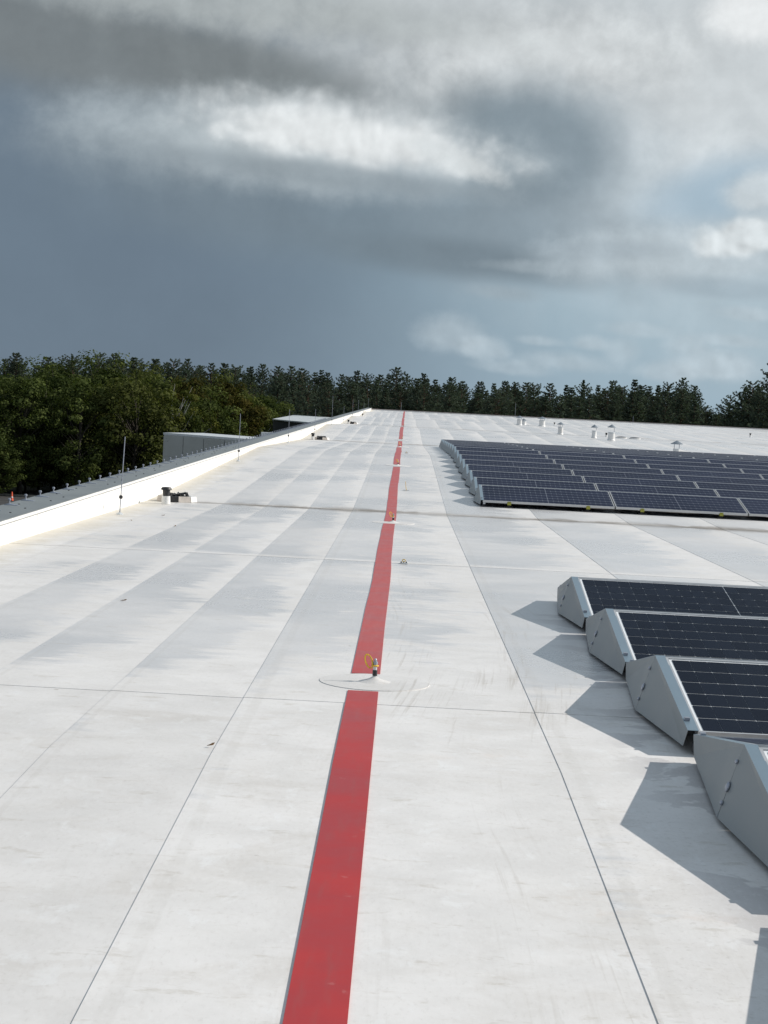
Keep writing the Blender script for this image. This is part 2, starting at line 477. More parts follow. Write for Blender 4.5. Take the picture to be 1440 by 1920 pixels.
def pane_material():
    m = bpy.data.materials.new('pane')
    m.use_nodes = True
    m.node_tree.nodes.clear()
    n = N(m.node_tree)
    tr = n.new('ShaderNodeBsdfTransparent')
    tr.inputs[0].default_value = (0.96, 0.97, 0.97, 1)
    gl = n.new('ShaderNodeBsdfGlossy')
    gl.inputs['Roughness'].default_value = 0.09
    gl.inputs['Color'].default_value = (0.8, 0.85, 0.95, 1)
    fr = n.new('ShaderNodeFresnel')
    fr.inputs['IOR'].default_value = 1.20
    mx = n.new('ShaderNodeMixShader')
    n.put(mx.inputs[0], n.m('MULTIPLY', fr.outputs[0], 0.16))
    m.node_tree.links.new(tr.outputs[0], mx.inputs[1])
    m.node_tree.links.new(gl.outputs[0], mx.inputs[2])
    o = n.new('ShaderNodeOutputMaterial')
    m.node_tree.links.new(mx.outputs[0], o.inputs[0])
    MATS['pane'] = m


pane_material()

ML, MW, MT = 2.094, 1.038, 0.035           # module length, width, frame depth
NC, NR = 24, 6
CX, CY = (ML - 0.060)/NC, (MW - 0.050)/NR  # cell pitch (a wider gap sits in the middle)


def laminate_material():
    """cells of the distant modules, too small to pick apart"""
    m, n, b, o = material('laminate')
    co = n.new('ShaderNodeTexCoord').outputs['Object']
    x, y, z = n.xyz(co)
    fy = n.m('FRACT', n.m('DIVIDE', n.m('SUBTRACT', y, 0.025), CY))
    dyl = n.m('MULTIPLY', n.m('MINIMUM', fy, n.m('SUBTRACT', 1.0, fy)), CY)
    fx = n.m('FRACT', n.m('DIVIDE', n.m('SUBTRACT', x, 0.03), CX))
    dxl = n.m('MULTIPLY', n.m('MINIMUM', fx, n.m('SUBTRACT', 1.0, fx)), CX)
    rowl = n.ss(dyl, 0.0045, 0.0025)
    coll = n.m('MULTIPLY', n.ss(dxl, 0.0022, 0.0012), 0.25)
    dia = n.ss(n.m('ADD', dxl, dyl), 0.014, 0.010)
    mid = n.m('MULTIPLY', n.ss(n.m('ABSOLUTE', n.m('SUBTRACT', x, ML/2)), 0.008, 0.005), 0.35)
    ln = n.m('MAXIMUM', n.m('MAXIMUM', rowl, coll), n.m('MAXIMUM', dia, mid))
    pos = n.new('ShaderNodeNewGeometry').outputs['Position']
    col = n.mix(n.ss(n.noise(pos, 0.6, 3.0), 0.3, 0.7), (0.009, 0.013, 0.030), (0.014, 0.019, 0.042))
    col = n.mix(ln, col, (0.25, 0.27, 0.31))
    n.put(b.inputs['Base Color'], col)
    b.inputs['Roughness'].default_value = 0.3
    b.inputs['Specular IOR Level'].default_value = 0.012
    return m


laminate_material()


def foliage_material(name, dark, light, trans=0.25, hue=None):
    m = bpy.data.materials.new(name)
    m.use_nodes = True
    m.node_tree.nodes.clear()
    n = N(m.node_tree)
    at = n.new('ShaderNodeAttribute', attribute_name='tint')
    rnd = n.new('ShaderNodeObjectInfo').outputs['Random']
    col = n.mix(at.outputs['Fac'], dark, light)
    if hue:
        col = n.mix(n.m('MULTIPLY', n.ss(rnd, 0.35, 1.0), 0.75), col, hue)
    k = n.ss(rnd, 0, 1, 0.8, 1.15)
    col = n.vm('MULTIPLY', col, n.vec(k, k, k))
    d = n.new('ShaderNodeBsdfDiffuse')
    n.put(d.inputs[0], col)
    tl = n.new('ShaderNodeBsdfTranslucent')
    n.put(tl.inputs[0], n.vm('MULTIPLY', col, (1.1, 1.25, 0.6)))
    mx = n.new('ShaderNodeMixShader')
    mx.inputs[0].default_value = trans
    m.node_tree.links.new(d.outputs[0], mx.inputs[1])
    m.node_tree.links.new(tl.outputs[0], mx.inputs[2])
    o = n.new('ShaderNodeOutputMaterial')
    m.node_tree.links.new(mx.outputs[0], o.inputs[0])
    MATS[name] = m


foliage_material('leaf_broad', (0.024, 0.036, 0.013), (0.105, 0.130, 0.042), 0.25, (0.060, 0.064, 0.022))
foliage_material('leaf_autumn', (0.036, 0.036, 0.012), (0.095, 0.080, 0.024), 0.28)
foliage_material('leaf_birch', (0.040, 0.050, 0.014), (0.10, 0.10, 0.028), 0.30)
foliage_material('needles', (0.050, 0.070, 0.056), (0.115, 0.142, 0.104), 0.15)  # distance haze put into the colour: needles lifted and slightly blued


# ------------------------------------------------------------------ mesh helper
class MB:
    def __init__(self):
        self.v, self.f = [], []

    def add(self, vs, fs):
        o = len(self.v)
        self.v += [tuple(p) for p in vs]
        self.f += [tuple(i + o for i in f) for f in fs]
        return self

    def box(self, x0, x1, y0, y1, z0, z1):
        vs = [(x, y, z) for z in (z0, z1) for y in (y0, y1) for x in (x0, x1)]
        return self.add(vs, [(0, 2, 3, 1), (4, 5, 7, 6), (0, 1, 5, 4), (2, 6, 7, 3), (0, 4, 6, 2), (1, 3, 7, 5)])

    def tube(self, pts, radii, n=8, caps=True):
        pts = [Vector(p) for p in pts]
        if not hasattr(radii, '__len__'):
            radii = [radii]*len(pts)
        vs, fs = [], []
        for i, p in enumerate(pts):
            a = pts[max(0, i - 1)]
            b = pts[min(len(pts) - 1, i + 1)]
            d = (b - a).normalized()
            s = Vector((1, 0, 0)) if abs(d.x) < 0.9 else Vector((0, 1, 0))
            e1 = d.cross(s).normalized()
            e2 = d.cross(e1)
            for k in range(n):
                t = 2*math.pi*k/n
                vs.append(p + (e1*math.cos(t) + e2*math.sin(t))*radii[i])
        for i in range(len(pts) - 1):
            for k in range(n):
                k2 = (k + 1) % n
                fs.append((i*n + k, i*n + k2, (i + 1)*n + k2, (i + 1)*n + k))
        if caps:
            fs.append(tuple(range(n - 1, -1, -1)))
            fs.append(tuple(range((len(pts) - 1)*n, len(pts)*n)))
        return self.add(vs, fs)

    def lathe(self, prof, n=20, c=(0, 0, 0)):
        vs, fs = [], []
        for r, z in prof:
            for k in range(n):
                t = 2*math.pi*k/n
                vs.append((c[0] + r*math.cos(t), c[1] + r*math.sin(t), c[2] + z))
        for i in range(len(prof) - 1):
            for k in range(n):
                k2 = (k + 1) % n
                fs.append((i*n + k, i*n + k2, (i + 1)*n + k2, (i + 1)*n + k))
        fs.append(tuple(range(n - 1, -1, -1)))
        fs.append(tuple(range((len(prof) - 1)*n, len(prof)*n)))
        return self.add(vs, fs)

    def mesh(self, name, mat, smooth=False):
        me = bpy.data.meshes.new(name)
        me.from_pydata(self.v, [], self.f)
        me.materials.append(MATS[mat])
        if smooth:
            me.shade_smooth() if hasattr(me, 'shade_smooth') else None
            try:
                me.set_sharp_from_angle(angle=R(40))
            except Exception:
                pass
        me.update()
        return me

    def build(self, name, mat, parent=None, smooth=False):
        return link(name, self.mesh(name, mat, smooth), parent)


def link(name, data, parent=None, loc=None):
    o = bpy.data.objects.new(name, data)
    COL.objects.link(o)
    if parent:
        o.parent = parent
    if loc is not None:
        o.location = loc
    return o


def tag(o, label=None, cat=None, group=None, kind=None):
    for k, v in (('label', label), ('category', cat), ('group', group), ('kind', kind)):
        if v:
            o[k] = v
    return o


def empty(name, loc, rotx=0.0, rotz=0.0):
    o = bpy.data.objects.new(name, None)
    COL.objects.link(o)
    o.empty_display_size = 0.2
    o.location = loc
    o.rotation_euler = (rotx, 0, rotz)
    return o


def copy_tree(o, parent=None):
    c = o.copy()
    COL.objects.link(c)
    c.parent = parent
    for ch in [k for k in o.children]:
        copy_tree(ch, c)
    return c


# ------------------------------------------------------------------ roof profile
def prof(y):
    t = abs(((y - VALLEY + PERIOD/2) % PERIOD) - PERIOD/2)/(PERIOD/2)
    return -DROP*(1 - t)


def slope(y):
    return math.atan((prof(y + 0.2) - prof(y - 0.2))/0.4)


ROOF_END, ROOF_RIGHT = 190.6, 62.0
WALL_X, COPE_OUT, COPE_Z = -3.72, -4.15, 0.12
GROUND = -8.5
breaks = [6.9 + 19*k for k in range(-1, 10)]

# roof deck with its membrane sheets
ys = [-8.0] + [b for b in breaks if -8 < b < ROOF_END] + [ROOF_END]
mb = MB()
vs, fs = [], []
for yy in ys:
    for xx in (WALL_X - 0.02, ROOF_RIGHT):
        vs += [(xx, yy, prof(yy) - 0.012), (xx, yy, -1.2)]
for i in range(len(ys) - 1):
    a, c = i*4, (i + 1)*4
    fs += [(a, a + 2, c + 2, c), (a + 1, c + 1, c + 3, a + 3), (a, c, c + 1, a + 1), (a + 2, a + 3, c + 3, c + 2)]
fs += [(0, 1, 3, 2), ((len(ys) - 1)*4, (len(ys) - 1)*4 + 2, (len(ys) - 1)*4 + 3, (len(ys) - 1)*4 + 1)]
mb.add(vs, fs)
roof = mb.build('roof', 'membrane')
tag(roof, 'wide pale membrane roof of a long warehouse with welded sheets', 'roof', kind='structure')

xe = [WALL_X, -3.238, -2.599, -1.960, -1.321, -0.683, 0.71, 2.06]
while xe[-1] < 47:
    xe.append(xe[-1] + 1.35)
ye = [-4.0, 8.33, 16.72, 25.9, 35.4, 44.9, 63.9, 82.9, 101.9, 120.9, 139.9, 165.0, ROOF_END - 0.3]
LAP, LAPT = 0.0034, 0.0022


def sheet(x0, x1, y0, y1, off):
    """one welded sheet: its left and near edges lap over the neighbours"""
    cuts = [y0] + [b for b in breaks if y0 + 0.01 < b < y1 - 0.01] + [y1]
    vs, fs, uv = [], [], []
    for i, yy in enumerate(cuts):
        last = (i == len(cuts) - 1)
        tl = 0.0 if last else LAPT*(1 - (yy - y0)/(y1 - y0))
        z = prof(yy) + tl - 0.004
        yo = yy
        vs += [(x0 - 0.02, yo, z + LAP), (x1, yo, z + 0.0005), (x0 - 0.02, yo, z + LAP - 0.0035), (x1, yo, z - 0.003)]
    for i in range(len(cuts) - 1):
        a, c = i*4, (i + 1)*4
        fs += [(a, a + 1, c + 1, c), (a, c, c + 2, a + 2), (a + 1, a + 3, c + 3, c + 1)]
    fs.append((0, 2, 3, 1))
    me = bpy.data.meshes.new('membrane_sheet')
    me.from_pydata(vs, [], fs)
    uvl = me.uv_layers.new(name='UVMap')
    for lp in me.loops:
        p = vs[lp.vertex_index]
        uvl.data[lp.index].uv = ((p[0] - x0)/(x1 - x0), p[1] - y0)
    me.materials.append(MATS['membrane'])
    me.update()
    return link('membrane_sheet', me, roof)


for j in range(len(ye) - 1):
    for i in range(len(xe) - 1):
        if xe[i] > 0.25*ye[j + 1] + 2.5:
            continue
        sheet(xe[i], xe[i + 1], ye[j], ye[j + 1], 0)

# far edge of the roof: low kerb with a brownish capping
zf = prof(ROOF_END)
kerb = empty('roof_edge_kerb', (0, ROOF_END - 0.15, zf))
tag(kerb, 'low brownish capped kerb along the far end of the roof before the pines', 'kerb')
MB().box(WALL_X, ROOF_RIGHT, -0.12, 0.10, -0.05, 0.07).build('upstand', 'upstand_white', kerb)
MB().box(WALL_X - 0.45, ROOF_RIGHT + 0.05, -0.15, 0.14, 0.073, 0.12).build('capping', 'edge_brown', kerb)

# the warehouse walls below the roof
wh = empty('warehouse', (0, 0, GROUND))
tag(wh, 'long dark-clad warehouse carrying the pale membrane roof', 'building')
m_ = MB()
m_.box(COPE_OUT + 0.03, WALL_X - 0.03, -8, ROOF_END, 0, -GROUND - 1.25)
m_.build('side_wall', 'wall_dark', wh)
MB().box(COPE_OUT + 0.03, ROOF_RIGHT, ROOF_END + 0.03, ROOF_END + 0.2, 0, -GROUND - 0.3).build('end_wall', 'wall_dark', wh)
MB().box(ROOF_RIGHT + 0.01, ROOF_RIGHT + 0.2, -8, ROOF_END, 0, -GROUND - 0.3).build('side_wall', 'wall_dark', wh)

# parapet
par = empty('parapet', (WALL_X, 0, 0))
tag(par, 'white membrane-faced parapet with grey metal coping along the roof edge', 'parapet')
seg = 6.0
y = -6.0
while y < ROOF_END - 0.4:
    y1 = min(y + seg, ROOF_END - 0.35)
    MB().box(-0.40, 0.0, y + 0.002, y1 - 0.002, -1.24, COPE_Z - 0.034).build('upstand', 'upstand_white', par)
    m_ = MB()
    m_.box(-0.435, 0.028, y + 0.003, y1 - 0.003, COPE_Z - 0.03, COPE_Z)
    m_.box(-0.437, -0.432, y + 0.003, y1 - 0.003, COPE_Z - 0.16, COPE_Z - 0.031)
    m_.build('coping', 'coping_grey', par)
    MB().box(0.029, 0.034, y, y1 - 0.001, COPE_Z - 0.036, COPE_Z - 0.006).build('edge_trim', 'white_plastic', par)
    if y > 0:
        m_ = MB()
        m_.box(0.001, 0.004, y - 0.03, y + 0.03, prof(y) + 0.012, COPE_Z - 0.04)
        m_.build('joint_strip', 'upstand_white', par)
    y = y1
for i in range(46):                       # coping screws
    yy = 13.0 + i*0.62 + random.uniform(-0.15, 0.15)
    xx = random.choice((-0.30, -0.22, -0.12))
    MB().lathe([(0.012, 0), (0.012, 0.004), (0.006, 0.008)], 8, (xx, yy, COPE_Z)).build('screw', 'black_plastic', par)

# lightning conductor clamps on the coping
cl = empty('conductor_clamp', (0, 0, 0))
m_ = MB()
m_.add([(-0.055, -0.02, 0.001), (0.10, -0.03, 0.001), (0.10, 0.03, 0.001), (-0.055, 0.02, 0.001),
        (-0.055, -0.02, 0.004), (-0.015, -0.02, 0.018), (0.03, -0.022, 0.012), (0.10, -0.03, 0.004),
        (-0.055, 0.02, 0.004), (-0.015, 0.02, 0.018), (0.03, 0.022, 0.012), (0.10, 0.03, 0.004)],
       [(0, 3, 2, 1), (4, 5, 9, 8), (5, 6, 10, 9), (6, 7, 11, 10), (0, 1, 7, 6, 5, 4), (3, 8, 9, 10, 11, 2),
        (0, 4, 8, 3), (1, 2, 11, 7)])
m_.build('base_strip', 'galvanised', cl)
MB().tube([(0, 0, 0.010), (0, 0, 0.050)], 0.008, 8).build('post', 'galvanised', cl)
m_ = MB()
m_.lathe([(0.010, 0.045), (0.016, 0.050), (0.017, 0.066), (0.009, 0.072)], 8)
m_.build('clamp_head', 'galvanised', cl)
CLAB = 'small bolted steel conductor clamp standing on the grey parapet coping'
tag(cl, CLAB, 'clamp', 'lightning conductor clamps along the coping')
for k in range(95):
    o = cl if k == 0 else copy_tree(cl)
    o.location = (-4.085, 16.7 + 0.785*k + random.uniform(-0.04, 0.04), COPE_Z)
    o.rotation_euler.z = random.uniform(-0.35, 0.35)

# air termination rods beside the parapet
rods = [(22.0, -3.52, 0.98, 0.03), (37.6, -3.52, 1.02, 0), (53.2, -3.5, 1.02, 0), (68.6, -3.5, 1.0, 0),
        (84.2, -3.5, 1.36, 0), (100.0, -3.5, 1.0, 0), (116.5, -3.5, 1.15, 0), (130, -3.5, 1.2, 0),
        (147, -3.5, 1.0, 0), (164, -3.5, 1.35, 0)]
for k, (yy, xx, hh, lean) in enumerate(rods):
    r = empty('lightning_rod', (xx, yy, prof(yy)))
    MB().tube([(0, 0, 0.02), (lean*hh, 0, hh)], [0.0075, 0.006], 6).build('rod', 'galvanised', r)
    MB().lathe([(0.045, 0.0), (0.045, 0.012), (0.015, 0.03)], 10).build('foot_plate', 'galv_dull', r)
    MB().lathe([(0.014, 0.20), (0.024, 0.21), (0.024, 0.235), (0.014, 0.245)], 8, (lean*0.22, 0, 0)).build('clamp', 'black_plastic', r)
    od = ['first', 'second', 'third', 'fourth', 'fifth', 'sixth', 'seventh', 'eighth', 'ninth', 'tenth'][k]
    lab = {0: 'thin steel lightning rod, leaning slightly, first along the parapet before the drain ring',
           4: 'tall thin lightning rod beside the white parapet, fifth along from the leaning rod'}.get(
        k, 'thin upright lightning rod beside the white parapet, %s along from the leaning rod' % od)
    tag(r, lab, 'lightning rod', 'lightning rods along the parapet')
for (xx, yy, hh) in ((11.7, 188.5, 1.5), (24.3, 188.5, 0.8), (-0.5, 188.5, 1.0)):
    r = empty('lightning_rod', (xx, yy, prof(yy)))
    MB().tube([(0, 0, 0.02), (0, 0, hh)], [0.012, 0.010], 6).build('rod', 'galvanised', r)
    MB().lathe([(0.06, 0.0), (0.06, 0.015), (0.015, 0.03)], 10).build('foot_plate', 'galv_dull', r)
    tag(r, 'thin lightning rod at the far capped roof edge, ' + {11.7: 'tallest, behind the ventilators', 24.3: 'shortest, right of the ventilators', -0.5: 'beside the end of the red strip'}[xx], 'lightning rod', 'lightning rods along the far edge')

# ------------------------------------------------------------------ red marking strips and roof anchors
anchors = [(-0.09, 9.02), (-0.092, 23.25), (-0.11, 39.2), (-0.125, 56.9), (-0.08, 67.7), (-0.07, 102.0), (-0.07, 124.0)]
gaps = [(8.70, 9.30), (22.98, 23.42), (38.6, 39.6), (56.0, 57.6), (66.6, 68.6), (100.5, 103.5), (122, 126)]
edges = [1.5] + [g for p_ in gaps for g in p_] + [ROOF_END - 0.4]
names = ['', 'between first and second anchors', 'between second and third anchors',
         'between third and fourth anchors', 'between fourth and fifth anchors', 'between fifth and sixth anchors',
         'between sixth and seventh anchors', 'from the seventh anchor to the roof edge']
SW = 0.152
for k in range(len(edges)//2):
    a, b_ = edges[2*k], edges[2*k + 1]
    cuts = sorted(set([a, b_] + [b for b in breaks if a < b < b_] + list(np.arange(a, b_, 1.1)[1:])))
    vs, fs = [], []
    for yy in cuts:
        q_ = min(1.0, max(0.0, (yy - 8.0)/6.0))
        c = -0.140 + q_*(0.006*math.sin(yy*0.55) + 0.002*math.sin(yy*1.3 + 1))
        hw = SW/2 + 0.0015*q_*math.sin(yy*2.1)
        jj = max(j for j in range(len(ye) - 1) if ye[j] <= yy) if yy < ye[-1] else len(ye) - 2
        ff = (yy - ye[jj])/(ye[jj + 1] - ye[jj])
        z = prof(yy) + 0.0045
        vs += [(c - hw, yy, z), (c + hw, yy, z), (c - hw, yy, z - 0.005), (c + hw, yy, z - 0.005)]
    for i in range(len(cuts) - 1):
        q, p_ = i*4, (i + 1)*4
        fs += [(q, q + 1, p_ + 1, p_), (q, p_, p_ + 2, q + 2), (q + 1, q + 3, p_ + 3, p_ + 1)]
    n_ = len(cuts) - 1
    fs += [(0, 2, 3, 1), (n_*4, n_*4 + 1, n_*4 + 3, n_*4 + 2)]
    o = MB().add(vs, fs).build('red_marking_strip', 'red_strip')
    lab = 'red welded marking strip running along the roof, ' + ('broad piece ending before the first anchor' if k == 0 else names[k])
    tag(o, lab, 'marking strip', 'red marking strips along the roof')


def anchor_mesh(with_strap):
    r = empty('roof_anchor', (0, 0, 0))
    m = MB()
    prof_ = [(0.285, -0.006), (0.2845, 0.0018), (0.12, 0.0030)]
    m.lathe(prof_, 40)
    m.build('membrane_patch', 'membrane', r)
    MB().lathe([(0.085, 0.003), (0.07, 0.007), (0.03, 0.018), (0.011, 0.030)], 20).build('flashing_cone', 'membrane', r, True)
    MB().lathe([(0.010, 0.028), (0.010, 0.092)], 12).build('post', 'galv_dull', r, True)
    MB().lathe([(0.0125, 0.034), (0.0125, 0.064)], 12).build('sleeve', 'black_plastic', r, True)
    MB().lathe([(0.006, 0.09), (0.013, 0.093), (0.013, 0.106), (0.008, 0.108), (0.008, 0.118), (0.003, 0.124)], 6).build('nut', 'galvanised', r)
    st = MB()
    pts = []
    for i in range(15):
        t = 2*math.pi*i/14
        pts.append((-0.034 + 0.018*math.cos(t) - 0.010*math.sin(t), 0.01*math.sin(t), 0.108 + 0.034*math.sin(t)))
    st.tube(pts, 0.0042, 5, False)
    st.lathe([(0.012, 0.082), (0.019, 0.084), (0.019, 0.088), (0.012, 0.090)], 12)
    st.tube([(-0.02, 0, 0.090), (-0.008, 0, 0.087)], 0.004, 5)
    st.build('tag_loop', 'yellow_strap', r)
    return r


simple('membrane_patch', (0.63, 0.62, 0.605), 0.55, 0, 0.05, 6)
proto = anchor_mesh(True)
ordn = ['first', 'second', 'third', 'fourth', 'fifth', 'sixth', 'seventh']
for k, (xx, yy) in enumerate(anchors):
    o = proto if k == 0 else copy_tree(proto)
    o.location = (xx, yy, prof(yy) + 0.002)
    o.rotation_euler = (slope(yy), 0, 0 if k == 0 else 0.4*k)
    tag(o, 'roof anchor post with yellow loop, at the %s gap of the red strip' % ordn[k], 'roof anchor', 'roof anchors in the red line')

# small bolted plates to the right of the strip
pl = empty('bolted_plate', (0, 0, 0))
MB().box(-0.05, 0.05, -0.05, 0.05, 0.003, 0.012).build('base_plate', 'galv_dull', pl)
for bx in (-0.032, 0.0, 0.032):
    MB().lathe([(0.009, 0.012), (0.009, 0.026), (0.005, 0.03)], 6, (bx, 0.012 if bx == 0 else -0.02, 0)).build('bolt', 'black_plastic', pl)
pts = [(0.02*math.cos(t), 0, 0.040 + 0.016*math.sin(t)) for t in np.linspace(0, 2*math.pi, 13)]
MB().tube(pts, 0.005, 5, False).build('eye_ring', 'yellow_strap', pl)
for k, (xx, yy) in enumerate(((0.055, 16.68), (0.075, 46.3))):
    o = pl if k == 0 else copy_tree(pl)
    o.location = (xx, yy, prof(yy))
    o.scale = (0.75, 0.75, 0.75)
    tag(o, ['small bolted plate with yellow ring right of the red strip', 'tiny bolted plate with ring far along the red strip'][k], 'anchor plate')
wh_ = empty('marker_whip', (0.084, 30.9, prof(30.9)))
MB().box(-0.06, 0.05, -0.02, 0.02, 0.003, 0.010).build('base_plate', 'galv_dull', wh_)
MB().tube([(0, 0, 0.008), (-0.012, 0, 0.06), (-0.022, 0, 0.16)], [0.006, 0.005, 0.004], 6).build('flexible_stem', 'yellow_strap', wh_)
tag(wh_, 'thin leaning yellow whip on a small plate beside the red strip', 'marker')

# ------------------------------------------------------------------ roof drains with vent pipes
def drain(k, xx, yy, scale=1.0):
    d = empty('drain_ring', (xx, yy, prof(yy)))
    n = 9
    for i in range(n):
        a0, a1 = 2*math.pi*i/n + 0.02, 2*math.pi*(i + 1)/n - 0.02
        ro, ri, h = 0.30, 0.20, 0.085
        vs = []
        for z in (0.004, h):
            for (r_, a) in ((ro, a0), (ro, a1), (ri, a1), (ri, a0)):
                rr = r_ - (0.012 if z > 0.05 else 0)*(1 if r_ == ro else -1)
                vs.append((rr*math.cos(a), 0.85*rr*math.sin(a), z))
        fs = [(0, 3, 2, 1), (4, 5, 6, 7), (0, 1, 5, 4), (1, 2, 6, 5), (2, 3, 7, 6), (3, 0, 4, 7)]
        dark = i in (6, 2)
        MB().add(vs, fs).build('ring_segment', 'black_plastic' if dark else ('dirty_plastic' if i in (4, 5, 7) else 'white_plastic'), d)
    m = MB()
    rnd = random.Random(5 + k)
    for i in range(16):
        a = 2*math.pi*i/16
        r0 = 0.20 + rnd.uniform(-0.02, 0.01)
        m.tube([(r0*math.cos(a), 0.85*r0*math.sin(a), 0.01), (0.15*math.cos(a), 0.13*math.sin(a), 0.115 + rnd.uniform(-0.01, 0.02)),
                (0.02*math.cos(a), 0.02*math.sin(a), 0.10)], 0.012, 5)
    m.build('leaf_guard', 'black_plastic', d)
    MB().lathe([(0.11, 0.006), (0.10, 0.075), (0.05, 0.10)], 14).build('outlet_dome', 'black_plastic', d)
    tag(d, ['white segmented drain ring with black leaf guard, nearest valley, beside the first vent pipe',
            'white drain ring with black guard in the second roof valley by the parapet',
            'small drain ring in the third roof valley by the parapet'][k], 'roof drain', 'drain rings in the roof valleys')


def pipe(k, xx, yy, lab, white=0.115):
    p = empty('vent_pipe', (xx, yy, prof(yy)))
    MB().lathe([(0.066, 0.0), (0.064, 0.03), (0.058, white)], 20).build('collar', 'white_plastic', p, True)
    MB().lathe([(0.046, white - 0.004), (0.055, 0.20), (0.055, 0.205)], 20).build('pipe', 'black_plastic', p, True)
    MB().lathe([(0.056, 0.198), (0.078, 0.203), (0.076, 0.222), (0.060, 0.240), (0.02, 0.244)], 20).build('cap', 'black_plastic', p, True)
    tag(p, lab, 'vent pipe', 'black capped vent pipes')


drain(0, -3.30, 25.85)
drain(1, -3.03, 64.3)
drain(2, -3.02, 102.4)
pipe(0, -3.35, 25.02, 'black capped vent pipe on a white collar in front of first drain ring')
pipe(1, -3.32, 63.9, 'black capped vent pipe beside the second drain ring')
pipe(2, -3.28, 102.0, 'black capped vent pipe beside the third drain ring')
pipe(3, -3.40, 140.0, 'black vent pipe near the far corner of the white parapet')
pipe(4, 11.6, 101.5, 'short black vent pipe right beside the tallest rooftop ventilator')
pipe(5, 12.1, 143.0, 'tiny black vent pipe alone on the far roof beyond the ventilators')
pipe(6, 23.2, 118.6, 'lone black vent pipe far out on the right of the roof')
for k, (xx, yy) in enumerate(((11.28, 91.8), (11.77, 90.2))):
    d = empty('roof_hatch_lid', (xx, yy, prof(yy)))
    MB().lathe([(0.30, 0.003), (0.30, 0.05), (0.25, 0.06)], 20).build('rim', 'white_plastic', d)
    MB().lathe([(0.26, 0.062), (0.22, 0.085), (0.05, 0.10)], 20).build('lid', 'black_plastic', d)
    tag(d, ['flat black round lid on the roof close to the tallest ventilator', 'flat black round lid further right of the ventilators'][k], 'roof outlet')


def vent(xx, yy, base_h, r, stem, cap_r, lab, legs=3):
    v = empty('roof_ventilator', (xx, yy, prof(yy)))
    MB().lathe([(r*1.25, 0.0), (r*1.2, 0.03), (r, 0.06), (r, base_h)], 20).build('duct', 'white_plastic', v, True)
    m = MB()
    m.lathe([(r*1.03, base_h - 0.05), (r*1.03, base_h + 0.01), (r*0.9, base_h + 0.012)], 20)
    m.build('collar', 'galv_dull', v)
    for i in range(legs):
        a = 2*math.pi*i/legs + 0.3
        MB().tube([(r*0.8*math.cos(a), r*0.8*math.sin(a), base_h), (r*0.8*math.cos(a), r*0.8*math.sin(a), base_h + stem)], 0.012, 5).build('strut', 'galvanised', v)
    z = base_h + stem
    MB().lathe([(cap_r, z - 0.02), (cap_r*0.98, z), (cap_r*0.35, z + 0.085), (0.02, z + 0.12)], 20).build('rain_cap', 'cap_metal', v)
    tag(v, lab, 'ventilator', 'ventilators on the far roof')


vent(7.7, 119.0, 0.36, 0.17, 0.14, 0.26, 'stubby white ventilator with grey cap, taller of the close pair')
vent(8.1, 120.5, 0.24, 0.15, 0.06, 0.19, 'low white ventilator, smaller of the close pair')
vent(9.2, 118.6, 0.40, 0.20, 0.12, 0.32, 'broad white ventilator with wide cap beside the close pair')
vent(9.05, 102.6, 0.42, 0.15, 0.16, 0.22, 'slim white ventilator in the third roof valley')
vent(8.85, 82.4, 0.34, 0.11, 0.17, 0.17, 'slim white ventilator beside the tall stemmed one', 1)
vent(9.42, 80.4, 0.36, 0.155, 0.24, 0.20, 'ventilator with white drum and long thin stem under cap', 1)
vent(10.35, 67.0, 0.22, 0.13, 0.20, 0.24, 'ventilator with wide conical cap just behind the large panel array', 2)

# ------------------------------------------------------------------ solar modules
X0 = 1.31
TILT = R(10)
cell_me = MB()
c_ = 0.0028
cw, ch = CX - 0.0014, CY - 0.0084
cell_me.add([(c_, 0, 0), (cw - c_, 0, 0), (cw, c_, 0), (cw, ch - c_, 0), (cw - c_, ch, 0), (c_, ch, 0), (0, ch - c_, 0), (0, c_, 0)] +
            [(c_, 0, -.001), (cw - c_, 0, -.001), (cw, c_, -.001), (cw, ch - c_, -.001), (cw - c_, ch, -.001), (c_, ch, -.001), (0, ch - c_, -.001), (0, c_, -.001)],
            [tuple(range(8))] + [(i, i + 8, (i + 1) % 8 + 8, (i + 1) % 8) for i in range(8)])
cell_me = cell_me.mesh('cell', 'solar_cell')
fr = MB()
fw_ = 0.012
fr.box(0, ML, 0, fw_, -MT, 0).box(0, ML, MW - fw_, MW, -MT, 0)
fr.box(0, fw_, fw_ + 0.0005, MW - fw_ - 0.0005, -MT, -0.0003).box(ML - fw_, ML, fw_ + 0.0005, MW - fw_ - 0.0005, -MT, -0.0003)
frame_me = fr.mesh('frame', 'aluminium')
lam_me = MB().box(fw_ + .0005, ML - fw_ - .0005, fw_ + .0005, MW - fw_ - .0005, -0.009, -0.004).mesh('laminate', 'laminate')
back_me = MB().box(fw_ + .0005, ML - fw_ - .0005, fw_ + .0005, MW - fw_ - .0005, -0.012, -0.0065).mesh('backsheet', 'backsheet')
pane_me = MB().add([(fw_, fw_, -0.002), (ML - fw_, fw_, -0.002), (ML - fw_, MW - fw_, -0.002), (fw_, MW - fw_, -0.002)], [(0, 1, 2, 3)]).mesh('glass_pane', 'pane')
foot_lo = MB().box(-0.06, 0.06, -0.05, 0.09, 0.003, 0.02).box(-0.02, 0.02, 0.0, 0.04, 0.02, 0.062).mesh('foot', 'black_plastic')
foot_hi = MB().box(-0.06, 0.06, -0.08, 0.06, 0.003, 0.02).box(-0.02, 0.02, -0.04, 0.0, 0.02, 0.235).mesh('ridge_post', 'galv_dull')
clip_me = MB().box(-0.030, 0.030, -0.035, 0.006, 0.045, 0.085).box(-0.024, 0.024, -0.03, -0.004, 0.085, 0.097).mesh('clip', 'yellow_clip')
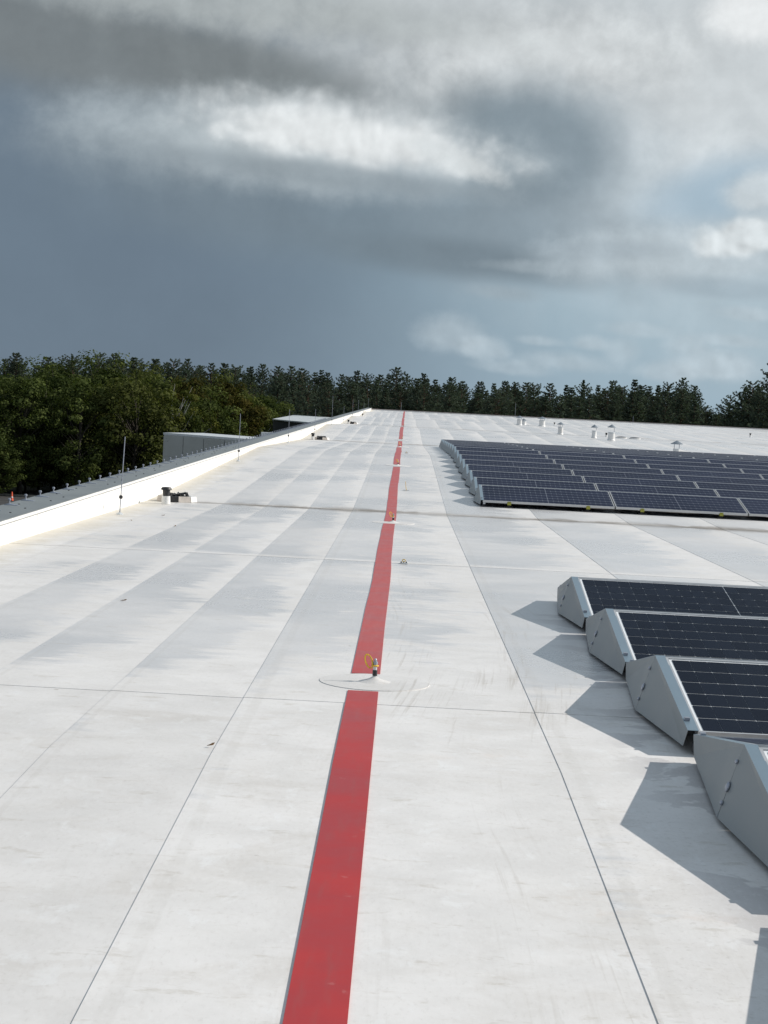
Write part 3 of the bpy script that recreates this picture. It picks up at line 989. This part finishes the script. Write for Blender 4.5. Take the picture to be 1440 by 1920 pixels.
FRONT_Z = 0.105


def module(x, ridge, front, cells, label, group, clips=False):
    """one tilted module; its Empty sits on the roof below the low edge"""
    sgn = -1 if front else 1
    ylow = ridge + sgn*(MW*math.cos(TILT) + 0.025)
    s = slope(ridge)
    zr = prof(ridge)
    zl = zr + (ylow - ridge)*math.tan(s)
    r = empty('solar_panel', (x if front else x + ML, ylow, zl), s if front else -s, 0 if front else math.pi)
    tag(r, label, 'solar panel', group)

    def part(name, me, px=0.0, py=0.0, pz=0.0, up=True):
        o = link(name, me, r)
        if up:
            o.rotation_euler = (TILT, 0, 0)
            o.location = (px, py*math.cos(TILT) - pz*math.sin(TILT), FRONT_Z + py*math.sin(TILT) + pz*math.cos(TILT))
        else:
            o.location = (px, py, pz)
        return o
    part('frame', frame_me)
    if cells:
        part('backsheet', back_me)
        for i in range(NC):
            for j in range(NR):
                cx = 0.027 + i*CX + 0.0007 + (0.004 if i >= NC/2 else 0)
                part('cell', cell_me, cx, 0.025 + j*CY + 0.0042, -0.0045)
        part('glass_pane', pane_me)
    else:
        part('laminate', lam_me)
    for fx in (0.2*ML, 0.8*ML):
        ft = part('foot', foot_lo, fx, 0.02, 0, False)
        if clips:
            link('clip', clip_me, ft)
        part('ridge_post', foot_hi, fx, MW*math.cos(TILT) - 0.02, 0, False)
    return r


def end_plate(ridge, label, group):
    s = slope(ridge)
    r = empty('wind_plate', (X0, ridge, prof(ridge)), s)
    tag(r, label, 'wind plate', group)
    half = MW*math.cos(TILT) + 0.025
    zt = FRONT_Z + MW*math.sin(TILT) + 0.002

    def sheet_(name, sg):
        T, Tl = Vector((-0.045, 0, zt)), Vector((-0.045, sg*half, FRONT_Z + 0.002))
        B, L = Vector((-0.125, sg*0.004, 0.018)), Vector((-0.05, sg*(half - 0.07), 0.028))
        m = MB()
        nrm_ = Vector((-0.002, 0, 0))
        a = [T, Tl, L, B]
        vs = [p for p in a] + [p - nrm_ for p in a]
        m.add(vs, [(0, 1, 2), (0, 2, 3), (4, 6, 5), (4, 7, 6), (0, 4, 5, 1), (1, 5, 6, 2), (2, 6, 7, 3), (3, 7, 4, 0)])
        o = m.build(name, 'plate_grey', r)
        # flange lapping over the panel edge
        f_ = MB()
        zz = 0.0015
        q = [T + Vector((0, 0, zz)), Tl + Vector((0, 0, zz)), Tl + Vector((0.048, 0, zz)), T + Vector((0.048, 0, zz))]
        vs = q + [p - Vector((0, 0, 0.0018)) for p in q]
        f_.add(vs, [(0, 1, 2, 3), (4, 7, 6, 5), (0, 4, 5, 1), (1, 5, 6, 2), (2, 6, 7, 3), (3, 7, 4, 0)])
        f_.build('flange', 'flange_metal', r)
        # clip at the low end
        MB().box(-0.040, -0.018, -0.016, 0.016, 0, 0.012).build('edge_clip', 'galvanised', r).location = (0, sg*(half - 0.13), FRONT_Z + 0.13*math.tan(TILT) + 0.002)
        return T, B
    T, B = sheet_('front_sheet', -1)
    sheet_('rear_sheet', 1)
    for f_, rr in ((0.24, 0.009), (0.58, 0.019), (0.80, 0.009)):
        p = T.lerp(B, f_)
        o = MB().lathe([(rr, 0), (rr, 0.005), (rr*0.5, 0.009)], 12).build('bolt', 'galvanised', r)
        o.location = p + Vector((-0.002, 0, 0.001))
        o.rotation_euler = (0, R(-72), 0)
    # bracket holding the low corner
    for sg in (-1, 1):
        MB().box(-0.006, 0.03, -0.02, 0.02, FRONT_Z - 0.06, FRONT_Z - 0.036).build('corner_bracket', 'aluminium', r).location = (0, sg*(half - 0.02), 0)
        MB().box(-0.01, 0.02, -0.03, 0.03, 0.004, FRONT_Z - 0.061).build('corner_foot', 'black_plastic', r).location = (0, sg*(half - 0.05), 0)
    m = MB().box(-0.043, ML*1.02, -0.018, 0.018, zt - 0.060, zt - 0.040)
    m.build('ridge_rail', 'galv_dull', r)
    return r


ORD = ['first', 'second', 'third', 'fourth', 'fifth', 'sixth', 'seventh', 'eighth', 'ninth', 'tenth',
       'eleventh', 'twelfth', 'thirteenth', 'fourteenth', 'fifteenth']
near_ridges = [12.76, 10.58, 8.46, 6.22, 4.0]
for k, rg in enumerate(near_ridges):
    for c in range(2):
        x = X0 + c*(ML + 0.022)
        w_ = 'beside the end plate' if c == 0 else 'second from the end plate'
        module(x, rg, True, c == 0 and k < 4, 'dark solar panel, small block, %s row from the gap, %s' % (ORD[k], w_), 'solar panels of the small block')
        module(x, rg, False, False, 'back-slope solar panel, small block, %s row from gap, %s' % (ORD[k], w_), 'back-slope solar panels of the small block')
    end_plate(rg, 'folded grey wind plate closing the %s row from the gap in the small block' % ORD[k], 'wind plates of the small block')
for k in range(15):
    rg = 29.0 + 2.2*k
    n = int(math.ceil((0.207*rg - 1.25)/(ML + 0.022))) + 1
    for c in range(n):
        x = X0 - 0.01 + c*(ML + 0.022)
        module(x, rg, True, False, 'solar panel in the large block, %s row from the gap, %s from end plate' % (ORD[k], ORD[c]), 'solar panels of the large block', clips=(k == 0))
        module(x, rg, False, False, 'back-slope panel in the large block, %s row from the gap, %s from end plate' % (ORD[k], ORD[c]), 'back-slope panels of the large block')
    end_plate(rg, 'folded grey wind plate closing the %s row from the gap in the large block' % ORD[k], 'wind plates of the large block')

# a few dry leaves on the roof
for k, (xx, yy, a) in enumerate(((-0.72, 7.05, 0.6), (-3.0, 22.2, 0.2), (-2.6, 20.3, 1.2), (-3.2, 20.9, 2.0), (-1.9, 12.2, 0.4))):
    L_ = 0.018 if k == 0 else 0.024
    vs = [(-L_, 0, 0.004), (-L_*0.3, -L_*0.3, 0.010), (L_*0.5, -L_*0.25, 0.006), (L_, 0, 0.014), (L_*0.5, L_*0.25, 0.012), (-L_*0.3, L_*0.3, 0.004), (0, 0, 0.004)]
    vs2 = [(p[0], p[1], p[2] - 0.0015) for p in vs]
    fs = [(6, i, (i + 1) % 6) for i in range(6)] + [(13, 7 + (i + 1) % 6, 7 + i) for i in range(6)] + [(i, i + 7, 7 + (i + 1) % 6, (i + 1) % 6) for i in range(6)]
    o = MB().add(vs + vs2, fs).build('dry_leaf', 'leaf_dry')
    o.location = (xx, yy, prof(yy) + 0.003)
    o.rotation_euler.z = a
    tag(o, ['curled dry brown leaf on the pale roof left of the red strip', 'dry leaf lying near the parapet rod', 'dry leaf lying near the parapet rod',
            'dry leaf lying near the parapet rod', 'dry leaf on the streaked roof between strip and parapet', 'tiny dry leaf on the roof right of the red strip'][k], 'leaf',
        'dry leaves near the parapet' if k in (1, 2, 3) else None)

# ------------------------------------------------------------------ ground and neighbours
g = MB().add([(-1500, -600, GROUND), (1500, -600, GROUND), (1500, 2600, GROUND), (-1500, 2600, GROUND)], [(0, 1, 2, 3)]).build('ground', 'forest_floor')
tag(g, 'dark forest ground around the warehouse', 'ground', kind='structure')
yd = MB().add([(-40, -40, GROUND + 0.004), (-4.2, -40, GROUND + 0.004), (-4.2, 250, GROUND + 0.004), (-16, 250, GROUND + 0.004), (-33, 150, GROUND + 0.004), (-40, 140, GROUND + 0.004)],
               [(0, 1, 2, 3, 4, 5)]).build('yard', 'asphalt')
tag(yd, 'asphalt yard beside the warehouse', 'yard', kind='structure')
kb = MB().box(-44, -26, 147.6, 148.0, GROUND + 0.005, GROUND + 0.14).build('kerb', 'kerb_stone')
tag(kb, 'pale kerb at the edge of the yard under the trees', 'kerb', kind='structure')
cn = empty('traffic_cone', (-31.4, 141.5, GROUND + 0.005))
MB().box(-0.19, 0.19, -0.19, 0.19, 0, 0.04).build('base', 'black_plastic', cn)
MB().lathe([(0.14, 0.04), (0.085, 0.30), (0.04, 0.72), (0.03, 0.75)], 16).build('body', 'orange_plastic', cn, True)
MB().lathe([(0.093, 0.28), (0.075, 0.38)], 16).build('reflective_band', 'white_plastic', cn, True)
tag(cn, 'orange traffic cone standing in the yard under dark trees', 'cone')


def low_building(name, corners, ztop, wallmat, roofmat, label, panels=0, over=0.25):
    """flat building from its roof corners (anticlockwise from front left)"""
    b = empty(name, (corners[0][0], corners[0][1], GROUND))
    o = Vector((corners[0][0], corners[0][1]))
    c = [Vector(p) - o for p in corners]
    zt = ztop - GROUND
    m = MB()
    vs = [(p.x, p.y, z) for z in (0, zt - 0.12) for p in c]
    m.add(vs, [(0, 1, 5, 4), (1, 2, 6, 5), (2, 3, 7, 6), (3, 0, 4, 7), (4, 5, 6, 7)])
    m.build('wall', wallmat, b)
    ctr = sum(c, Vector((0, 0)))/4
    e = [p + (p - ctr).normalized()*over for p in c]
    vs = [(p.x, p.y, z) for z in (zt - 0.115, zt) for p in e]
    MB().add(vs, [(0, 3, 2, 1), (4, 5, 6, 7), (0, 1, 5, 4), (1, 2, 6, 5), (2, 3, 7, 6), (3, 0, 4, 7)]).build('roof', roofmat, b)
    if panels:
        d = (c[1] - c[0])
        nn = Vector((d.y, -d.x)).normalized()
        for i in range(panels):
            for r_ in range(3):
                p0, p1 = c[0] + d*((i + 0.012)/panels), c[0] + d*((i + 0.988)/panels)
                z1 = zt - 0.17 - r_*1.15
                z0 = z1 - 1.12
                q = [p0 + nn*0.004, p1 + nn*0.004, p1 + nn*0.05, p0 + nn*0.05]
                vs = [(p.x, p.y, z) for z in (z0, z1) for p in q]
                MB().add(vs, [(0, 1, 2, 3), (4, 7, 6, 5), (0, 4, 5, 1), (1, 5, 6, 2), (2, 6, 7, 3), (3, 7, 4, 0)]).build('cladding_panel', wallmat, b)
    tag(b, label, 'building')
    return b


a_ = low_building('metal_annex', [(-13.2, 96.7), (-4.6, 89.6), (-2.9, 92.9), (-11.4, 100.0)], -1.15, 'cladding', 'galv_dull',
                  'metal-clad annex with flat roof rising beside the parapet', 7, 0.05)
MB().box(5.2, 6.4, 1.5, 2.2, -GROUND - 1.15, -GROUND - 0.9).build('roof_box', 'galv_dull', a_)
low_building('flat_roofed_shed', [(-13.1, 174.6), (-8.9, 166), (-8.2, 207), (-13.4, 213)], -1.35, 'wall_dark', 'roof_pale',
             'dark low shed with pale flat roof beyond the metal annex', 0, 0.3)


# ------------------------------------------------------------------ trees
def leaf_mesh(name, centers, normals, sizes, tints, mat, aspect=0.62, rng=None):
    """one small bent leaf-clump face per centre"""
    n = len(centers)
    rnd = rng
    a = rnd.normal(size=(n, 3))
    t = np.cross(normals, a)
    t /= np.linalg.norm(t, axis=1)[:, None] + 1e-9
    b = np.cross(normals, t)
    s = sizes[:, None]
    v0 = centers - t*s*0.5
    v1 = centers - b*s*0.5*aspect + normals*s*0.10
    v2 = centers + t*s*0.5
    v3 = centers + b*s*0.5*aspect + normals*s*0.10
    V = np.stack([v0, v1, v2, v3], 1).reshape(-1, 3)
    me = bpy.data.meshes.new(name)
    me.vertices.add(n*4)
    me.vertices.foreach_set('co', V.ravel())
    me.loops.add(n*4)
    me.loops.foreach_set('vertex_index', np.arange(n*4, dtype=np.int32))
    me.polygons.add(n)
    me.polygons.foreach_set('loop_start', np.arange(0, n*4, 4, dtype=np.int32))
    me.polygons.foreach_set('loop_total', np.full(n, 4, dtype=np.int32))
    at = me.attributes.new('tint', 'FLOAT', 'FACE')
    at.data.foreach_set('value', tints.astype(np.float32))
    me.materials.append(MATS[mat])
    me.update(calc_edges=True)
    return me


def broad_tree(seed, H, RX, mat, bark, leaf=0.26, n_cl=110, per=95, lowest=0.0, open_=0.0):
    rng = np.random.default_rng(seed)
    tr = MB()
    base_r = H*0.016
    top = np.array([rng.normal()*0.3, rng.normal()*0.3, H*0.72])
    pts = [Vector((0, 0, 0)), Vector((top[0]*0.3, top[1]*0.3, H*0.3)), Vector(top)]
    tr.tube(pts, [base_r, base_r*0.7, base_r*0.3], 8)
    cen, nor, siz, tin = [], [], [], []
    zc, rz = H*(0.5 + lowest/2), H*(0.5 - lowest/2)
    lobes = [(rng.uniform(0, 2*math.pi), rng.uniform(-0.8, 0.9), rng.uniform(0.05, 0.28)) for _ in range(9)]
    for i in range(n_cl):
        # clump centre mostly near the crown surface
        th = rng.uniform(0, 2*math.pi)
        ph = math.asin(rng.uniform(-0.95, 1.0))
        rr = rng.uniform(0.45, 1.0)**0.6
        bump = 0.86 + sum(a*math.exp(-((math.atan2(math.sin(th - t0), math.cos(th - t0)))**2)/0.5 - (math.sin(ph) - p0)**2/0.12) for t0, p0, a in lobes)
        c = np.array([RX*rr*bump*math.cos(ph)*math.cos(th), RX*rr*bump*math.cos(ph)*math.sin(th), zc + rz*rr*min(1.08, bump)*math.sin(ph)])
        if i % 3 == 0:
            st = np.array([top[0]*0.5, top[1]*0.5, max(H*0.15, c[2]*0.62)])
            mid = (st + c)/2 + rng.normal(size=3)*0.15
            tr.tube([Vector(st), Vector(mid), Vector(c)], [base_r*0.32, base_r*0.2, base_r*0.06], 5)
        cr = RX*rng.uniform(0.15, 0.30)
        k = int(per*rng.uniform(0.7, 1.3))
        d = rng.normal(size=(k, 3))
        d /= np.linalg.norm(d, axis=1)[:, None]
        rad = rng.uniform(0.15, 1.0, size=k)**0.5
        q = c + d*rad[:, None]*cr*np.array([1.0, 1.0, 0.72])
        nn = d*1.3 + rng.normal(size=(k, 3))*0.5 + np.array([0, 0, 0.5])
        nn /= np.linalg.norm(nn, axis=1)[:, None]
        cen.append(q)
        nor.append(nn)
        siz.append(leaf*rng.uniform(0.7, 1.35)*rng.uniform(0.5, 1.4, size=k))
        tin.append(np.clip(rng.uniform(0, 1)**1.4*0.85 + rng.uniform(0, 0.2, size=k), 0, 1))
    me = leaf_mesh('crown', np.concatenate(cen), np.concatenate(nor), np.concatenate(siz), np.concatenate(tin), mat, 0.7, rng)
    return tr.mesh('trunk', bark), me


def pine_tree(seed, H, RX, shape=1.0, bare=0.3):
    rng = np.random.default_rng(seed)
    tr = MB()
    br = H*0.013
    tr.tube([(0, 0, 0), (rng.normal()*0.1, rng.normal()*0.1, H*0.5), (0, 0, H*0.97)], [br, br*0.7, br*0.12], 7)
    cen, nor, siz, tin = [], [], [], []
    z = H*bare
    while z < H*0.99:
        f = (z - H*bare)/(H*(1 - bare))
        L = RX*((1 - f)**shape*0.96 + 0.04)*(0.75 + 0.25*min(1, f*5))
        nb = rng.integers(5, 8) if f < 0.9 else 4
        a0 = rng.uniform(0, 6.28)
        for b in range(nb):
            a = a0 + 6.283*b/nb + rng.normal()*0.25
            l = L*rng.uniform(0.6, 1.2)
            zb = z + rng.uniform(-0.4, 0.3)*(1 - f)
            up = rng.uniform(-0.05, 0.40) + 0.45*f
            tip = np.array([math.cos(a)*l, math.sin(a)*l, zb + l*up])
            tr.tube([(0, 0, zb), tuple(tip*np.array([.55, .55, 0]) + np.array([0, 0, zb + l*up*0.35])), tuple(tip)], [br*0.22, br*0.14, br*0.05], 4, False)
            nt = max(3, int(l*3.6))
            for t in range(nt):
                s = 0.22 + 0.78*(t + 0.5)/nt
                p = np.array([math.cos(a)*l*s, math.sin(a)*l*s, zb + l*up*s**1.6]) + rng.normal(size=3)*np.array([0.20, 0.20, 0.10])*(0.4 + s)*(1.08 - f)
                k = 19
                d = rng.normal(size=(k, 3)) + np.array([math.cos(a)*0.3, math.sin(a)*0.3, 0.8])
                d /= np.linalg.norm(d, axis=1)[:, None]
                q = p + d*rng.uniform(0.05, 0.34, size=k)[:, None]*(1.15 - 0.75*f)
                nn = np.cross(d, rng.normal(size=(k, 3)))
                nn /= np.linalg.norm(nn, axis=1)[:, None]
                cen.append(q)
                nor.append(nn)
                siz.append(rng.uniform(0.13, 0.32, size=k)*(1.1 - 0.4*f))
                tin.append(np.clip(rng.uniform(0, 0.7) + rng.uniform(0, 0.3, size=k), 0, 1))
        z += rng.uniform(0.42, 0.72)*(1 - 0.35*f)
    me = leaf_mesh('crown', np.concatenate(cen), np.concatenate(nor), np.concatenate(siz), np.concatenate(tin), 'needles', 0.5, rng)
    return tr.mesh('trunk', 'bark_pine'), me


broads = [broad_tree(11, 12.0, 3.6, 'leaf_broad', 'bark_grey'), broad_tree(12, 12.0, 4.2, 'leaf_broad', 'bark_grey'),
          broad_tree(13, 12.0, 3.2, 'leaf_broad', 'bark_grey', 0.24, 120), broad_tree(14, 12.0, 4.6, 'leaf_broad', 'bark_grey', 0.28, 130)]
autumn = broad_tree(21, 12.0, 3.6, 'leaf_autumn', 'bark_grey')
birch = broad_tree(22, 12.0, 2.9, 'leaf_birch', 'bark_birch', 0.20, 90, 80)
pines = [pine_tree(31, 14.0, 4.4, 0.95, 0.06), pine_tree(32, 14.0, 3.8, 1.1, 0.05), pine_tree(33, 14.0, 4.6, 0.75, 0.08), pine_tree(34, 14.0, 3.6, 0.9, 0.05), pine_tree(37, 14.0, 4.2, 0.55, 0.05), pine_tree(38, 14.0, 3.4, 0.7, 0.05)]
bigpine = pine_tree(35, 17.5, 5.6, 0.8, 0.1)
spruce = pine_tree(36, 14.0, 1.7, 1.1, 0.1)


def plant(name, pair, x, y, h, href, label, group, cat='tree', wide=1.0):
    t = empty(name, (x, y, GROUND), 0, random.uniform(0, 6.28))
    s = h/href
    t.scale = (s*wide, s*wide, s)
    link('trunk', pair[0], t)
    link('crown', pair[1], t)
    tag(t, label, cat, group)
    return t


def at(px, Y):
    """x on the ground for a photograph column at distance Y"""
    d = direction(px, 745 + SLOPE*(px - VPX))
    return d.x/d.y*Y


rt = random.Random(3)
BL = 'dark green broadleaf tree in the wood beyond the parapet'
# front of the broadleaf wood: (column, distance, height)
for (px, Y, h) in ((-90, 149, 12.0), (-20, 152, 12.3), (45, 150, 11.6), (105, 156, 12.2), (150, 151, 11.2), (200, 158, 12.2), (255, 154, 11.6),
                   (292, 160, 12.0), (40, 163, 12.6), (120, 166, 12.6), (180, 168, 12.7), (250, 170, 12.6), (420, 172, 11.6), (375, 176, 11.8),
                   (-50, 165, 12.5), (310, 172, 12.3), (395, 163, 10.0), (340, 158, 9.6), (470, 196, 11.2), (500, 205, 11.0)):
    i = rt.randrange(4)
    h *= 0.92 if px < 120 else 0.955
    BL = ('tall broadleaf tree over the orange cone end of the yard' if px < 30 else 'broadleaf tree of the front rank left of the metal annex' if Y < 162 and px < 300
          else 'broadleaf tree of the rear rank behind the yard wood' if px < 300 else 'broadleaf tree rising behind the metal annex' if px < 450 else 'broadleaf tree behind the dark shed')
    plant('broadleaf_tree', broads[i], at(px, Y), Y, h, 12.0, BL, 'broadleaf trees beyond the parapet', wide=1.05)
for k in range(26):
    px = -110 + k*24 + rt.uniform(-8, 8)
    Y = (146.5 if px < 20 else 150) + 0.055*max(0, px) + rt.uniform(-1.0, 2.5)
    plant('understorey_shrub', broads[k % 4], at(px, Y), Y, rt.uniform(4.2, 6.8), 12.0, 'leafy shrub at the foot of the broadleaf wood', 'shrubs at the foot of the wood', 'shrub', wide=1.35)
plant('birch_tree', birch, at(335, 157), 157, 11.6, 12.0, 'pale-stemmed light green birch tree behind the metal annex', None)
plant('birch_tree', birch, at(492, 188), 188, 9.0, 12.0, 'small pale-stemmed birch tree beside the dark shed', None)
plant('autumn_tree', autumn, at(432, 168), 168, 11.4, 12.0, 'browning autumn tree at the end of the broadleaf wood', None, wide=1.1)
plant('autumn_tree', autumn, at(352, 168), 168, 11.7, 12.0, 'yellowish turning tree just behind the birch', None)
plant('autumn_tree', autumn, at(1352, 255), 255, 10.6, 12.0, 'yellow-brown bushy tree in the dip between the pines', None, wide=1.2)
plant('autumn_tree', autumn, at(1330, 262), 262, 10.9, 12.0, 'tawny bushy tree left of the dip between the pines', None, wide=1.1)

def PL(px, top=False):
    a = 'tall pine breaking the skyline ' if top else 'shorter dark pine filling the forest '
    return a + ('behind the broadleaf wood' if px < 500 else 'behind the pale-roofed shed and parapet corner' if px < 690 else 'beyond the far end of the red strip'
                if px < 880 else 'behind the ventilators' if px < 1200 else 'left of the dip in the skyline' if px < 1340 else 'around the largest pine past the dip')
PG = 'pines beyond the far end of the roof'
# skyline pines read from the photograph: (column, top row, distance)
sky_pines = ((30, 660, 205), (90, 668, 215), (135, 664, 212), (185, 660, 208), (215, 662, 214), (250, 666, 220), (290, 670, 222), (325, 672, 225),
             (350, 674, 228), (420, 678, 230), (395, 682, 232), (440, 684, 234), (470, 684, 232), (490, 682, 230), (520, 688, 236), (545, 688, 238), (565, 692, 236),
             (600, 694, 240), (612, 698, 236), (640, 703, 243), (668, 692, 238), (685, 700, 246), (712, 704, 240), (742, 690, 236), (760, 702, 246), (793, 697, 238),
             (815, 712, 244), (845, 707, 240), (865, 716, 250), (900, 715, 246), (925, 716, 248), (945, 714, 242), (965, 716, 244), (1000, 718, 250),
             (1030, 720, 246), (1060, 719, 250), (1092, 711, 248), (1120, 719, 246), (1147, 713, 242), (1165, 722, 250), (1188, 708, 238), (1215, 724, 248),
             (1232, 719, 240), (1250, 716, 242), (1278, 709, 236), (1300, 722, 240), (1368, 740, 235), (1395, 722, 226), (1408, 712, 222))
for i, (px, py, Y) in enumerate(sky_pines):
    d = direction(px, py)
    h = CAM_Z - GROUND + d.z/math.hypot(d.x, d.y)*Y
    if px == 1092:
        plant('spruce_tree', spruce, at(px, Y), Y, h, 14.0, 'slender pointed spruce rising above the pine skyline', None)
        continue
    pr = pines[rt.randrange(len(pines))]
    plant('pine_tree', pr, at(px, Y), Y, h, 14.0, PL(px, True), PG, wide=rt.uniform(0.95, 1.25))
plant('large_pine_tree', bigpine, at(1455, 205), 205, 17.4, 17.5, 'largest pine, towering over the roof edge past the skyline dip', None)
plant('large_pine_tree', bigpine, at(1278, 232), 232, 12.6, 17.5, 'broad round-topped pine left of the dip in the skyline', None, wide=1.1)
# the ranks between them fill the forest up to just under the skyline
sk = sorted(sky_pines)


def skyline(px):
    for (p0, y0, _), (p1, y1, _) in zip(sk, sk[1:]):
        if p0 <= px <= p1:
            return y0 + (y1 - y0)*(px - p0)/max(1, p1 - p0)
    return 662 if px < sk[0][0] else 716


px = -160
while px < 1560:
    for rank in range(3):
        Y = (216, 229, 260)[rank] + rt.uniform(-6, 6)
        if px < 480:
            Y += 6
        p2 = px + rt.uniform(-18, 18)
        topy = skyline(p2) + (22, 14, 6)[rank] + rt.uniform(-5, 12)
        if 1310 < p2 < 1390:
            topy += 22
        d = direction(p2, topy)
        h = CAM_Z - GROUND + d.z/math.hypot(d.x, d.y)*Y
        plant('pine_tree', pines[rt.randrange(len(pines))], at(p2, Y), Y, h, 14.0, PL(p2), PG, wide=rt.uniform(1.0, 1.55))
    px += 29
